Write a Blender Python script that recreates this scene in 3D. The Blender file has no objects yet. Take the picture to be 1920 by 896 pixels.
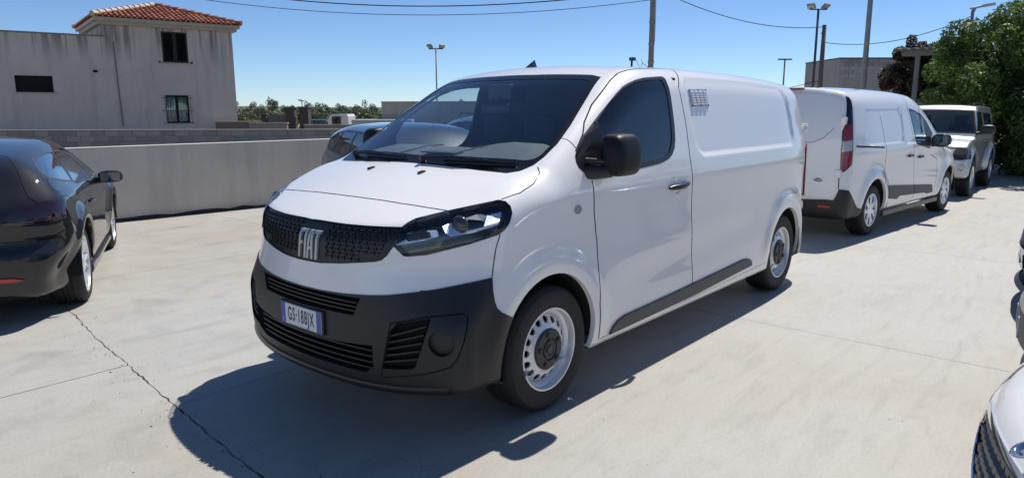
import bpy, bmesh, math, random
import numpy as np
from mathutils import Vector, Matrix
R=math.radians
sc=bpy.context.scene
# ---------------- camera ----------------
CAM=[2.834702, 3.096396, 1.599889, 3.852912, 0.183218, -0.002286, 1317.6227]
cx,cy,cz,yaw,pitch,roll,foc=CAM
camd=bpy.data.cameras.new('camera'); camo=bpy.data.objects.new('camera',camd); sc.collection.objects.link(camo); sc.camera=camo
_F=Vector((math.cos(yaw)*math.cos(pitch),math.sin(yaw)*math.cos(pitch),-math.sin(pitch)))
_R=_F.cross(Vector((0,0,1))).normalized(); _U=_R.cross(_F)
_R2=_R*math.cos(roll)+_U*math.sin(roll); _U2=-_R*math.sin(roll)+_U*math.cos(roll)
_m=Matrix((_R2,_U2,-_F)).transposed().to_4x4(); _m.translation=(cx,cy,cz); camo.matrix_world=_m
camd.sensor_width=36; camd.lens=foc/1920*36; camd.clip_start=.05; camd.clip_end=4000
# ---------------- sky, sun, exposure ----------------
SUN=Vector((-.64,-.045,1.)).normalized()
world=bpy.data.worlds.new('World'); sc.world=world; world.use_nodes=True
_nt=world.node_tree; _sky=_nt.nodes.new('ShaderNodeTexSky'); _sky.sky_type='NISHITA'; _sky.sun_disc=False
_sky.sun_elevation=math.asin(SUN.z); _sky.sun_rotation=math.atan2(SUN.x,SUN.y)%(2*math.pi)
_sky.altitude=50; _sky.air_density=.7; _sky.dust_density=0; _sky.ozone_density=8
_nt.links.new(_sky.outputs[0],_nt.nodes['Background'].inputs[0]); _nt.nodes['Background'].inputs[1].default_value=.099
sund=bpy.data.lights.new('sun','SUN'); sund.energy=4.4; sund.angle=R(.5); sund.color=(1,.955,.88)
suno=bpy.data.objects.new('sun',sund); sc.collection.objects.link(suno); suno.rotation_euler=SUN.to_track_quat('Z','Y').to_euler(); suno.location=(0,0,30)
sc.view_settings.view_transform='Standard'; sc.view_settings.look='None'; sc.view_settings.gamma=1; sc.view_settings.exposure=.24
sc.view_settings.use_curve_mapping=False
random.seed(7); rng=np.random.default_rng(11)
# ---- implicit body machinery ----
def smax(a,b,k):
    h=np.maximum(k-np.abs(a-b),0)/k
    return np.maximum(a,b)+h*h*k*.25
def smin(a,b,k): return -smax(-a,-b,k)
def sst(a,b,x):
    t=np.clip((x-a)/(b-a),0,1); return t*t*(3-2*t)
def itp(x,xs,ys):
    # smooth (cubic hermite) interpolation through points
    xs=np.asarray(xs,float);ys=np.asarray(ys,float)
    m=np.gradient(ys,xs); d=np.diff(ys)/np.diff(xs)
    x=np.clip(x,xs[0],xs[-1]); i=np.clip(np.searchsorted(xs,x)-1,0,len(xs)-2)
    h=xs[i+1]-xs[i]; t=(x-xs[i])/h
    return (2*t**3-3*t**2+1)*ys[i]+(t**3-2*t**2+t)*h*m[i]+(-2*t**3+3*t**2)*ys[i+1]+(t**3-t**2)*h*m[i+1]
def grad(f,P,e=.002):
    g=np.stack([f(*(P+e*np.eye(3)[k]).T)-f(*(P-e*np.eye(3)[k]).T) for k in range(3)],1)
    return g/(np.linalg.norm(g,axis=1,keepdims=True)+1e-12)
def shell(f,outer,core,res):
    lo=np.array([o[0] for o in outer],float);hi=np.array([o[1] for o in outer],float)
    cl=np.array([o[0] for o in core],float);ch=np.array([o[1] for o in core],float)
    n=np.maximum(2,np.round((hi-lo)/res).astype(int)); idx={};V=[];Q=[]
    for ax in range(3):
        u,v=(ax+1)%3,(ax+2)%3
        for s in (0,1):
            I,J=np.meshgrid(np.arange(n[u]+1),np.arange(n[v]+1),indexing='ij')
            K=np.zeros(I.shape+(3,),int);K[...,u]=I;K[...,v]=J;K[...,ax]=n[ax]*s
            key=(K[...,0]*100003+K[...,1])*100003+K[...,2]
            V.append((key.ravel(),K.reshape(-1,3)))
            a,b,c,d=key[:-1,:-1],key[1:,:-1],key[1:,1:],key[:-1,1:]
            q=np.stack([a,b,c,d],-1) if s else np.stack([a,d,c,b],-1)
            Q.append(q.reshape(-1,4))
    keys=np.concatenate([v[0] for v in V]);Ks=np.concatenate([v[1] for v in V])
    uk,first=np.unique(keys,return_index=True);Kv=Ks[first]
    F=np.searchsorted(uk,np.concatenate(Q))
    P=lo+(hi-lo)*Kv/n
    q=np.clip(P,cl,ch);d=P-q
    # spread by a power so that core faces map smoothly
    frac=(P-lo)/(hi-lo); q=cl+(ch-cl)*np.clip(frac,0,1); d=P-q
    S=24;t0=np.zeros(len(P));t1=np.full(len(P),1.3);found=np.zeros(len(P),bool)
    for k in range(1,S+1):
        t=1.3*k/S; val=f(*(q+d*t).T); new=(~found)&(val>0)
        t1[new]=t;t0[new]=1.3*(k-1)/S;found|=new
    for _ in range(22):
        m=(t0+t1)/2;val=f(*(q+d*m[:,None]).T);p=val>0
        t1=np.where(p,m,t1);t0=np.where(p,t0,m)
    return q+d*((t0+t1)/2)[:,None],F
WB=3.35
def arch(x,z,xc,zc,r,w): return np.exp(-((np.hypot(x-xc,z-zc)-r)/w)**2)
def rbox(x,z,x0,x1,z0,z1,r):
    qx=np.abs(x-(x0+x1)/2)-(x1-x0)/2+r;qz=np.abs(z-(z0+z1)/2)-(z1-z0)/2+r
    return np.hypot(np.maximum(qx,0),np.maximum(qz,0))+np.minimum(np.maximum(qx,qz),0)-r
def van_side(x,z):
    S=itp(z,[.1,.22,.30,.38,.50,.72,.92,1.05,1.15,1.24,1.4,1.6,1.8,2.1],[.90,.925,.940,.948,.951,.948,.943,.948,.952,.940,.908,.864,.812,.72])
    S=S-.012*np.clip((x+1.2)/1.4,0,2)**2-.05*np.clip((-3.2-x)/.8,0,2)**2
    S=S+.020*arch(x,z,.02,.36,.455,.075)*sst(.25,.5,z)+.020*arch(x,z,-WB,.36,.455,.075)*sst(.3,.5,z)
    # lower door scoop
    S=S-.012*np.exp(-((z-(.62-.07*(x+1.5)))/.12)**2)*sst(-.45,-.9,x)*sst(-2.9,-2.5,x)
    xs=x+.10*(z-1.5)
    pan=rbox(-(x-.17*(1.5-z)*-1) if 0 else x-.10*(z-1.5),z,-3.47,-1.60,1.285,1.795-.03*np.clip((-2.4-x)/1.,0,1)**2,.12)
    S=S-.016*sst(.022,-.022,pan)
    return S
def van(x,y,z):
    a=np.abs(y)
    side=(a-van_side(x,z))
    fx=itp(z,[.1,.2,.28,.36,.55,.75,.84,.92,1.0,1.08,1.2],[.80,.84,.872,.888,.893,.890,.881,.873,.862,.845,.78])
    lo=sst(.90,.55,z)
    F=fx-(.30-.10*lo)*a**2-(.36-.24*lo)*a**6
    front=(x-F)
    ws=(z-1.279)*.866+(x-.044-.135*(1-(a/.75)**2))*.5
    hood=z-(itp(x,[-1.2,-.4,0,.2,.4,.55,.7,.85,1.],[1.30,1.285,1.285,1.270,1.215,1.158,1.098,1.025,.93])-.045*(a/.7)**2*sst(-.1,.5,x))
    hood=hood*.92
    roof=z-(itp(x,[-4.4,-4.0,-3.6,-3.0,-2.2,-1.4,-1.0,-.7,0],[1.79,1.83,1.858,1.885,1.90,1.895,1.880,1.855,1.75])-.045*(a/.8)**2)
    rear=-(x-(-4.06+.09*(a/.8)**2+.10*np.clip(z-1.1,0,1)**2))
    cab=smax(roof,ws,.12)
    top=smin(cab,hood,.03)
    d=smax(side,top,.16)
    d=smax(d,front,.060)
    d=smax(d,rear,.22)
    d=smax(d,(.238+.012*sst(.2,.8,x)+.035*sst(.3,.85,a)*sst(.3,.45,x))-z,.05)
    return d
VAN_OUT=((-4.15,.95),(-.98,.98),(.15,1.92)); VAN_CORE=((-3.3,.2),(-.4,.4),(.5,.8))
def body_fn(p):
    wb=p['wb'];R0=p.get('R',.33)
    def f(x,y,z):
        a=np.abs(y)
        S=itp(z,*zip(*p['side']))
        t=p.get('ft',(0,.9,.05)); S=S-t[2]*np.clip((x-t[0])/t[1],0,2)**2
        t=p.get('rt',(-wb,.8,.05)); S=S-t[2]*np.clip((t[0]-x)/t[1],0,2)**2
        fl=p.get('flare',.02)
        S=S+fl*arch(x,z,0,R0,R0*1.32,.085)*sst(.2,.45,z)+fl*arch(x,z,-wb,R0,R0*1.32,.085)*sst(.2,.45,z)
        for (c,zz,w,amt,x0,x1) in p.get('crease',[]):
            S=S+amt*np.exp(-((z-(zz+c*x))/w)**2)*sst(x0,x0+.2,x)*sst(x1,x1-.2,x)
        for (x0,x1,z0,z1,r,dp) in p.get('recess',[]):
            S=S-dp*sst(.011,-.011,rbox(x,z,x0,x1,z0,z1,r))
        S=S-p.get('rlow',0)*sst(.66,.30,z)*sst(-wb-.10,-wb-.65,x)
        d=a-S
        c2,c6=p['fc'];Fx=itp(z,*zip(*p['front']))-c2*a**2-c6*a**6
        hood=(z-(itp(x,*zip(*p['hood']))-p.get('hc',.05)*(a/.7)**2))*.95
        x0,z0,th,cv=p['ws'];th=R(th) if 0 else th*math.pi/180
        ws=(z-z0)*math.cos(th)+(x-x0+cv*(a/.7)**2)*math.sin(th)
        roof=z-(itp(x,*zip(*p['roof']))-p.get('rcr',.05)*(a/.6)**2)
        cab=smax(roof,ws,.10)
        if 'bl' in p:
            x0,z0,th,cv=p['bl'];th=th*math.pi/180
            cab=smax(cab,(z-z0)*math.cos(th)-(x-x0-cv*(a/.7)**2)*math.sin(th),p.get('blk',.08))
        top=smin(cab,hood,.04)
        d=smax(d,top,p.get('sk',.12))
        d=smax(d,x-Fx,p.get('fk',.12))
        c2,c6=p['rc'];Bx=itp(z,*zip(*p['rear']))+c2*a**2+c6*a**6
        d=smax(d,Bx-x,p.get('rk',.12))
        return smax(d,p.get('bot',.2)-z,.06)
    return f
connect=body_fn(dict(wb=3.06,R=.325,bot=.27,
 side=[(.1,.86),(.25,.885),(.35,.90),(.5,.912),(.7,.915),(.95,.912),(1.1,.912),(1.2,.898),(1.4,.86),(1.6,.815),(1.8,.76),(2.,.70)],
 ft=(-.2,1.,.05),rt=(-3.0,.8,.03),flare=.03,
 front=[(.1,.70),(.3,.75),(.6,.77),(.8,.75),(.95,.68),(1.2,.5)],fc=(.28,.30),fk=.14,
 hood=[(-4,1.02),(-1,1.05),(-.3,1.10),(0,1.08),(.3,1.00),(.6,.88),(.8,.76)],ws=(-.16,1.12,31,.12),
 roof=[(-4.2,1.83),(-3.6,1.855),(-2.6,1.87),(-1.8,1.85),(-1.2,1.80),(-.8,1.71),(-.2,1.5)],rcr=.05,
 rear=[(.1,-3.75),(.3,-3.90),(.5,-3.93),(.7,-3.92),(.9,-3.89),(1.2,-3.86),(1.5,-3.80),(1.8,-3.70)],rc=(.05,.10),rk=.09,sk=.15,
 recess=[(-3.35,-2.10,1.14,1.60,.10,.012),(-2.06,-1.35,1.12,1.62,.08,.010)],
 crease=[(.02,1.10,.03,.006,-3.7,.2)]))
CON_OUT=((-4.0,.92),(-.95,.95),(.2,1.88));CON_CORE=((-3.3,.2),(-.4,.4),(.5,.75))
jimny=body_fn(dict(wb=2.25,R=.35,bot=.36,
 side=[(.1,.74),(.4,.755),(.6,.765),(.9,.765),(1.0,.755),(1.05,.74),(1.3,.70),(1.6,.635),(1.8,.60)],
 ft=(.3,.5,.01),rt=(-2.5,.6,.02),flare=.055,
 front=[(.1,.60),(.4,.64),(.62,.64),(.70,.63),(.74,.60),(.9,.585),(1.0,.55),(1.2,.4)],fc=(.08,.10),fk=.05,
 hood=[(-3,.98),(-1,1.0),(-.3,1.06),(0,1.05),(.4,.985),(.6,.93)],ws=(-.38,1.10,48,.05),hc=.03,
 roof=[(-3.,1.62),(-2,1.655),(-1.2,1.655),(-.8,1.64),(-.3,1.6)],rcr=.03,
 rear=[(.1,-2.8),(.5,-2.86),(1.,-2.86),(1.7,-2.75)],rc=(.03,.08),rk=.06,sk=.035))
JIM_OUT=((-2.95,.72),(-.85,.85),(.3,1.7));JIM_CORE=((-2.3,.1),(-.35,.35),(.6,.8))
scirocco=body_fn(dict(wb=2.578,R=.325,bot=.2,rlow=.13,
 side=[(.1,.85),(.25,.875),(.4,.89),(.6,.905),(.8,.90),(.9,.87),(1.0,.815),(1.1,.75),(1.25,.655),(1.4,.56),(1.5,.48)],
 ft=(-.1,1.,.05),rt=(-2.5,.9,.05),flare=.035,
 front=[(.1,.76),(.3,.84),(.55,.86),(.7,.82),(.9,.6)],fc=(.25,.25),fk=.12,
 hood=[(-3.5,.98),(-3.2,1.0),(-2.8,1.0),(-1,.95),(-.2,.96),(.2,.90),(.6,.80),(.85,.68)],hc=.05,ws=(-.36,.93,30,.12),
 roof=[(-3.3,1.20),(-2.9,1.27),(-2.4,1.325),(-1.9,1.355),(-1.4,1.36),(-1.,1.33),(-.5,1.21)],rcr=.05,
 bl=(-3.12,1.08,38,-.10),
 rear=[(.1,-3.25),(.25,-3.33),(.4,-3.38),(.55,-3.39),(.62,-3.36),(.8,-3.37),(.95,-3.32),(1.05,-3.25),(1.3,-3.1)],rc=(.16,.20),rk=.10,sk=.16,
 crease=[(0,.93,.05,.012,-3.2,-1.)]))
SCI_OUT=((-3.45,.9),(-.93,.93),(.15,1.42));SCI_CORE=((-2.7,.1),(-.4,.4),(.45,.7))
def hatch(h=1.45,wd=.88,suv=0):
    k=(h-1.42)
    return body_fn(dict(wb=2.65,R=.32+.03*suv,bot=.2+.05*suv,
 side=[(.1,wd-.05),(.3,wd-.01),(.5,wd),(.8,wd),(.9+k*.5,wd-.015),(1.0+k*.5,wd-.06),(1.25+k,wd-.17),(1.45+k,wd-.30)],
 ft=(-.1,1.,.05),rt=(-2.5,.9,.05),flare=.02,
 front=[(.1,.74),(.3,.82),(.55,.84),(.7,.80),(.9,.62)],fc=(.22,.25),fk=.12,
 hood=[(-3.6,.95+k*.4),(-1,.95+k*.4),(-.2,.99+k*.4),(.2,.95+k*.4),(.6,.86+k*.3),(.85,.74)],hc=.05,ws=(-.18,1.0+k*.3,31+4*suv,.12),
 roof=[(-3.4,h-.12),(-2.6,h-.02),(-1.8,h),(-1.2,h-.01),(-.8,h-.06),(-.2,h-.3)],rcr=.05,
 bl=(-3.30,1.0+k*.3,58,-.08),
 rear=[(.1,-3.3),(.3,-3.42),(.55,-3.45),(.8,-3.42),(1.0,-3.35),(1.4,-3.2)],rc=(.12,.16),rk=.12,sk=.14))
HAT_OUT=((-3.5,.88),(-.93,.93),(.15,1.46));HAT_CORE=((-2.8,.1),(-.4,.4),(.45,.7))
VEH={ # name: (function, outer, core, x, y, heading in degrees)
 'scudo':(van,VAN_OUT,VAN_CORE,0,0,0),
 'connect':(connect,CON_OUT,CON_CORE,-9.99,.19,174.3),
 'jimny':(jimny,JIM_OUT,JIM_CORE,-12.35,.29,0),
 'scirocco':(scirocco,SCI_OUT,SCI_CORE,.52,-6.17,245.6),
 'hatch':(hatch(),HAT_OUT,HAT_CORE,-2.86,-2.72,67),
}
TR={}
TR['scudo']={
 'ws_outer':[(-0.83,0.654,1.786),(-0.598,0.712,1.656),(-0.368,0.768,1.509),(-0.214,0.793,1.413),(-0.097,0.794,1.347),(-0.022,0.783,1.309),(0.053,0.754,1.282),(0.101,0.705,1.272),(0.126,0.54,1.278),(0.143,0.357,1.287),(0.151,0.152,1.294),(0.154,-0.025,1.295)],
 'ws_top':[(-0.783,0.164,1.812),(-0.813,0.398,1.809),(-0.844,0.578,1.801)],
 'ws_inner':[(-0.706,0.13,1.781),(-0.739,0.412,1.777),(-0.766,0.574,1.77),(-0.756,0.616,1.76),(-0.718,0.65,1.736),(-0.381,0.73,1.528),(-0.188,0.769,1.407),(-0.1,0.77,1.357),(-0.063,0.757,1.339),(-0.036,0.724,1.331),(0.026,0.466,1.337),(0.079,0.03,1.336)],
 'hood_lead':[(0.579,0.167,1.144),(0.564,0.402,1.138),(0.544,0.576,1.13),(0.525,0.697,1.123)],
 'hood_side':[(0.32,0.861,1.17),(0.212,0.888,1.193),(0.1,0.882,1.228),(0.004,0.846,1.273),(-0.025,0.809,1.302)],
 'headlight':[(0.709,0.585,1.055),(0.681,0.594,1.073),(0.64,0.606,1.089),(0.544,0.688,1.117),(0.413,0.808,1.152),(0.333,0.856,1.167),(0.311,0.881,1.16),(0.303,0.905,1.138),(0.309,0.92,1.107),(0.333,0.924,1.064),(0.359,0.92,1.036),(0.394,0.909,1.013),(0.524,0.842,0.978),(0.674,0.711,0.933),(0.725,0.639,0.924),(0.736,0.621,0.926),(0.755,0.574,0.969),(0.739,0.584,1.013)],
 'grille':[(0.805,0.063,1.048),(0.791,0.268,1.047),(0.759,0.434,1.05),(0.709,0.585,1.055),(0.739,0.584,1.013),(0.755,0.574,0.969),(0.774,0.545,0.922),(0.787,0.52,0.9),(0.8,0.488,0.89),(0.853,0.295,0.864),(0.874,0.147,0.849)],
 'bump':[(0.886,0.153,0.716),(0.865,0.323,0.722),(0.833,0.468,0.732),(0.8,0.566,0.742),(0.699,0.733,0.771),(0.569,0.848,0.798),(0.444,0.912,0.816),(0.457,0.927,0.756),(0.455,0.935,0.705),(0.443,0.941,0.669),(0.422,0.949,0.647),(0.369,0.954,0.618)],
 'fgap':[(0.387,0.912,1.013),(0.411,0.907,0.951),(0.422,0.905,0.896),(0.444,0.912,0.818)],
 'intake_up':[(0.857,-0.379,0.708),(0.891,0.068,0.716),(0.854,0.392,0.708),(0.858,0.39,0.666),(0.868,0.349,0.625),(0.893,0.062,0.629),(0.869,-0.334,0.636)],
 'intake_lo':[(0.816,-0.602,0.453),(0.893,-0.05,0.468),(0.876,0.297,0.475),(0.847,0.478,0.486),(0.848,0.468,0.42),(0.849,0.435,0.355),(0.883,0.116,0.346),(0.841,-0.468,0.345)],
 'slat':[(0.813,0.604,0.584),(0.799,0.636,0.618),(0.726,0.772,0.652),(0.722,0.783,0.645),(0.772,0.723,0.417),(0.781,0.699,0.404),(0.828,0.549,0.385)],
 'fogp':[(0.811,0.603,0.615),(0.73,0.762,0.658),(0.62,0.888,0.673),(0.608,0.904,0.658),(0.619,0.914,0.621),(0.646,0.912,0.538),(0.667,0.896,0.471),(0.689,0.872,0.43),(0.747,0.772,0.391),(0.825,0.535,0.338)],
 'fog':[(0.711,0.838,0.542)],
 'tow':[(0.836,-0.521,0.53)],
 'mould':[(-0.539,0.937,0.297),(-0.57,0.942,0.338),(-0.617,0.944,0.363),(-0.692,0.946,0.378),(-1.073,0.948,0.389),(-1.531,0.949,0.403),(-2.016,0.95,0.419),(-2.427,0.95,0.434),(-2.524,0.95,0.426),(-2.583,0.949,0.401),(-2.595,0.947,0.361),(-2.037,0.944,0.337),(-1.595,0.942,0.316),(-1.023,0.941,0.307)],
 'mould_split':[(-1.534,0.949,0.402),(-1.587,0.942,0.318)],
 'rep':[(-0.199,0.943,1.071)],
 'handle':[(-1.17,0.951,1.102),(-1.423,0.952,1.112)],
 'cup':[(-1.292,0.951,1.104),(-1.287,0.951,1.158),(-1.303,0.948,1.049)],
 'vent':[(-1.644,0.815,1.725),(-1.914,0.813,1.73),(-1.91,0.845,1.611),(-1.661,0.846,1.608)],
 'apil':[(-0.245,0.776,1.437),(-0.261,0.789,1.441),(-0.273,0.813,1.434),(-0.277,0.839,1.417),(-0.279,0.869,1.388)],
 'doorrear':[(-1.651,0.646,1.889),(-1.629,0.713,1.852),(-1.49,0.827,1.732),(-1.493,0.856,1.632),(-1.498,0.893,1.471),(-1.487,0.935,1.271),(-1.518,0.944,0.96),(-1.559,0.939,0.675),(-1.577,0.946,0.351)],
 'doortop':[(-0.266,0.876,1.373),(-0.32,0.861,1.416),(-0.374,0.846,1.459),(-0.437,0.809,1.522),(-0.57,0.766,1.619),(-0.82,0.725,1.762),(-0.939,0.702,1.81),(-1.044,0.701,1.833),(-1.15,0.702,1.845),(-1.633,0.657,1.868)],
 'doorfront':[(-0.335,0.939,1.217),(-0.354,0.944,1.049),(-0.393,0.939,0.879),(-0.405,0.95,0.695),(-0.397,0.967,0.513),(-0.435,0.936,0.289)],
 'win':[(-0.244,0.889,1.346),(-0.271,0.876,1.376),(-0.32,0.861,1.416),(-0.364,0.851,1.449),(-0.558,0.826,1.567),(-0.762,0.803,1.683),(-0.849,0.791,1.726),(-0.926,0.789,1.751),(-1.012,0.787,1.772),(-1.105,0.785,1.787),(-1.323,0.779,1.802),(-1.36,0.781,1.8),(-1.37,0.795,1.786),(-1.36,0.814,1.757),(-1.355,0.847,1.667),(-1.338,0.891,1.479),(-1.321,0.908,1.401),(-1.298,0.918,1.351),(-1.257,0.927,1.312),(-1.204,0.932,1.286),(-1.127,0.935,1.269),(-1.057,0.937,1.26),(-0.706,0.939,1.239),(-0.419,0.94,1.217),(-0.361,0.939,1.219),(-0.317,0.936,1.235),(-0.271,0.93,1.261),(-0.238,0.918,1.289),(-0.233,0.904,1.317)],
 'glass':[(-0.52,0.842,1.532),(-0.689,0.814,1.641),(-0.847,0.8,1.717),(-0.978,0.797,1.755),(-1.127,0.799,1.773),(-1.281,0.797,1.781),(-1.312,0.801,1.776),(-1.314,0.812,1.759),(-1.313,0.851,1.654),(-1.298,0.888,1.493),(-1.28,0.906,1.409),(-1.251,0.917,1.359),(-1.219,0.924,1.327),(-1.171,0.928,1.305),(-1.093,0.93,1.294),(-0.863,0.932,1.282),(-0.44,0.934,1.256)],
 'sill_top':[(-0.363,0.937,0.302),(-0.889,0.941,0.317),(-1.61,0.943,0.321),(-2.728,0.946,0.355)],
 'hl_a':[(0.715,0.601,1.042),(0.7,0.611,1.053),(0.632,0.709,1.068),(0.628,0.73,1.055),(0.629,0.746,1.022),(0.633,0.742,1.016),(0.68,0.691,0.998),(0.749,0.585,0.974),(0.75,0.583,0.977),(0.727,0.616,1.002),(0.721,0.632,0.992),(0.658,0.715,1.012),(0.653,0.72,1.017),(0.653,0.701,1.05),(0.658,0.691,1.053),(0.695,0.634,1.047)],
 'hl_a_in':[(0.696,0.635,1.045),(0.659,0.692,1.051),(0.655,0.718,1.016),(0.721,0.63,0.993)],
 'hl_b':[(0.601,0.738,1.078),(0.562,0.738,1.103),(0.554,0.756,1.103),(0.573,0.77,1.082),(0.565,0.8,1.043),(0.557,0.808,1.037),(0.502,0.847,1.044),(0.456,0.873,1.054),(0.383,0.905,1.068),(0.383,0.907,1.059),(0.494,0.855,1.033),(0.559,0.81,1.022),(0.59,0.786,1.015),(0.604,0.768,1.033)],
 'hl_q':[(0.418,0.866,1.117),(0.343,0.897,1.129),(0.353,0.904,1.109),(0.376,0.906,1.076),(0.388,0.904,1.063),(0.455,0.872,1.057)],
 'hl_lens':[(0.544,0.804,1.076),(0.515,0.827,1.075),(0.526,0.787,1.107)],
 'hl_top':[(0.514,0.8,1.107),(0.455,0.825,1.128),(0.439,0.842,1.127),(0.424,0.866,1.112),(0.448,0.869,1.081),(0.454,0.861,1.089),(0.507,0.814,1.102)],
 'hl_low':[(0.619,0.761,0.997),(0.473,0.867,1.032),(0.393,0.906,1.046),(0.408,0.903,1.015),(0.627,0.757,0.968)],
 'hl_mesh':[(0.739,0.607,0.966),(0.636,0.744,0.993),(0.643,0.74,0.974),(0.727,0.632,0.947)],
 'jet':[(0.251,0.218,1.257)],
 'antenna':[(-0.8,-0.005,1.822)],
 'logo':[(0.87,0.057,0.937)],
 'sill':[(-0.367,0.927,0.266),(-2.736,0.944,0.335)],
}
TR['connect']={
 'lamp':[(-3.656,-0.697,1.738),(-3.637,-0.731,1.722),(-3.639,-0.76,1.684),(-3.665,-0.793,1.584),(-3.697,-0.824,1.44),(-3.735,-0.857,1.241),(-3.753,-0.877,1.06),(-3.758,-0.877,0.937),(-3.802,-0.852,0.885),(-3.831,-0.82,0.848),(-3.845,-0.779,0.847),(-3.834,-0.769,0.951),(-3.827,-0.761,1.058),(-3.795,-0.745,1.322),(-3.772,-0.765,1.403)],
 'lamp_clear':[(-3.755,-0.842,1.255),(-3.776,-0.862,1.055),(-3.826,-0.766,1.053),(-3.812,-0.77,1.181)],
 'bumper':[(-3.923,-0.367,0.494),(-3.899,-0.67,0.512),(-3.886,-0.741,0.508),(-3.881,-0.766,0.558),(-3.869,-0.793,0.643),(-3.805,-0.874,0.632),(-3.715,-0.89,0.542),(-3.565,-0.901,0.399),(-3.396,-0.903,0.372)],
 'reflector':[(-3.906,-0.595,0.437),(-3.89,-0.71,0.441),(-3.888,-0.711,0.411),(-3.903,-0.596,0.408)],
 'badge':[(-3.897,-0.554,0.741)],
 'window':[(-1.772,-0.807,1.594),(-1.547,-0.814,1.564),(-1.348,-0.83,1.519),(-1.115,-0.86,1.399),(-0.92,-0.892,1.234),(-1.049,-0.913,1.018),(-1.611,-0.914,1.098)],
 'glass':[(-1.739,-0.812,1.572),(-1.556,-0.818,1.546),(-1.373,-0.828,1.504),(-1.234,-0.856,1.421),(-1.228,-0.891,1.242),(-1.234,-0.917,1.054),(-1.577,-0.913,1.104)],
 'mould':[(-2.607,-0.923,0.588),(-2.522,-0.915,0.598),(-0.771,-0.911,0.48),(-0.684,-0.901,0.36),(-0.953,-0.901,0.359),(-1.042,-0.904,0.384),(-2.131,-0.907,0.426),(-2.214,-0.904,0.39),(-2.525,-0.912,0.422)],
 'rail':[(-3.692,-0.884,1.149),(-2.834,-0.912,1.103)],
 'gap_slide':[(-2.854,-0.826,1.502),(-2.817,-0.859,1.348),(-2.782,-0.891,1.166),(-2.765,-0.912,0.942),(-2.789,-0.944,0.638)],
 'gap_cab':[(-1.864,-0.735,1.745),(-1.834,-0.793,1.665),(-1.768,-0.85,1.399),(-1.706,-0.899,1.13),(-1.664,-0.913,0.886),(-1.587,-0.914,0.546),(-1.493,-0.898,0.333)],
 'gap_front':[(-0.96,-0.912,0.928),(-0.641,-0.913,0.85),(-0.583,-0.915,0.592),(-0.615,-0.902,0.368)],
 'handle':[(-1.845,-0.912,0.954),(-1.416,-0.912,0.921)],
 'mirror':[(-0.955,-0.918,1.067)],
 'gap_rear':[(-3.44,-0.608,1.808),(-3.654,-0.696,1.741),(-3.773,-0.764,1.403),(-3.799,-0.742,1.303),(-3.845,-0.778,0.851),(-3.869,-0.793,0.643)],
 'gap_rear2':[(-3.848,-0.767,0.85),(-3.871,-0.787,0.643)],
 'crease_rear':[(-3.858,-0.293,1.183),(-3.852,-0.435,1.188),(-3.834,-0.553,1.248),(-3.802,-0.657,1.364)],
 'hinge':[(-3.766,-0.751,1.447),(-3.851,-0.77,0.825)],
 'roofline':[(-2.77,-0.729,1.763),(-2.004,-0.755,1.729)],
}
TR['jimny']={
 'ws':[(-0.793,-0.271,1.549),(-0.828,0.634,1.539),(-0.632,0.732,1.082),(-0.388,0.063,1.108)],
 'headlight':[(0.596,0.55,0.71),(0.557,0.551,0.807),(0.558,0.577,0.874),(0.543,0.646,0.89),(0.321,0.768,0.88),(0.279,0.788,0.822),(0.362,0.807,0.714),(0.413,0.791,0.697)],
 'bumper':[(0.609,0.513,0.695),(0.586,0.672,0.696),(-0.301,0.818,0.669)],
 'fog':[(0.594,0.695,0.554)],
 'mirror':[(-1.259,0.738,1.057)],
 'swin':[(-1.197,0.659,1.487),(-1.569,0.667,1.453),(-1.666,0.722,1.139),(-1.305,0.727,1.107),(-1.107,0.726,1.113)],
 'swin2':[(-2.031,0.658,1.492),(-2.161,0.678,1.405),(-2.342,0.709,1.241),(-2.037,0.715,1.194)],
}
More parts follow.
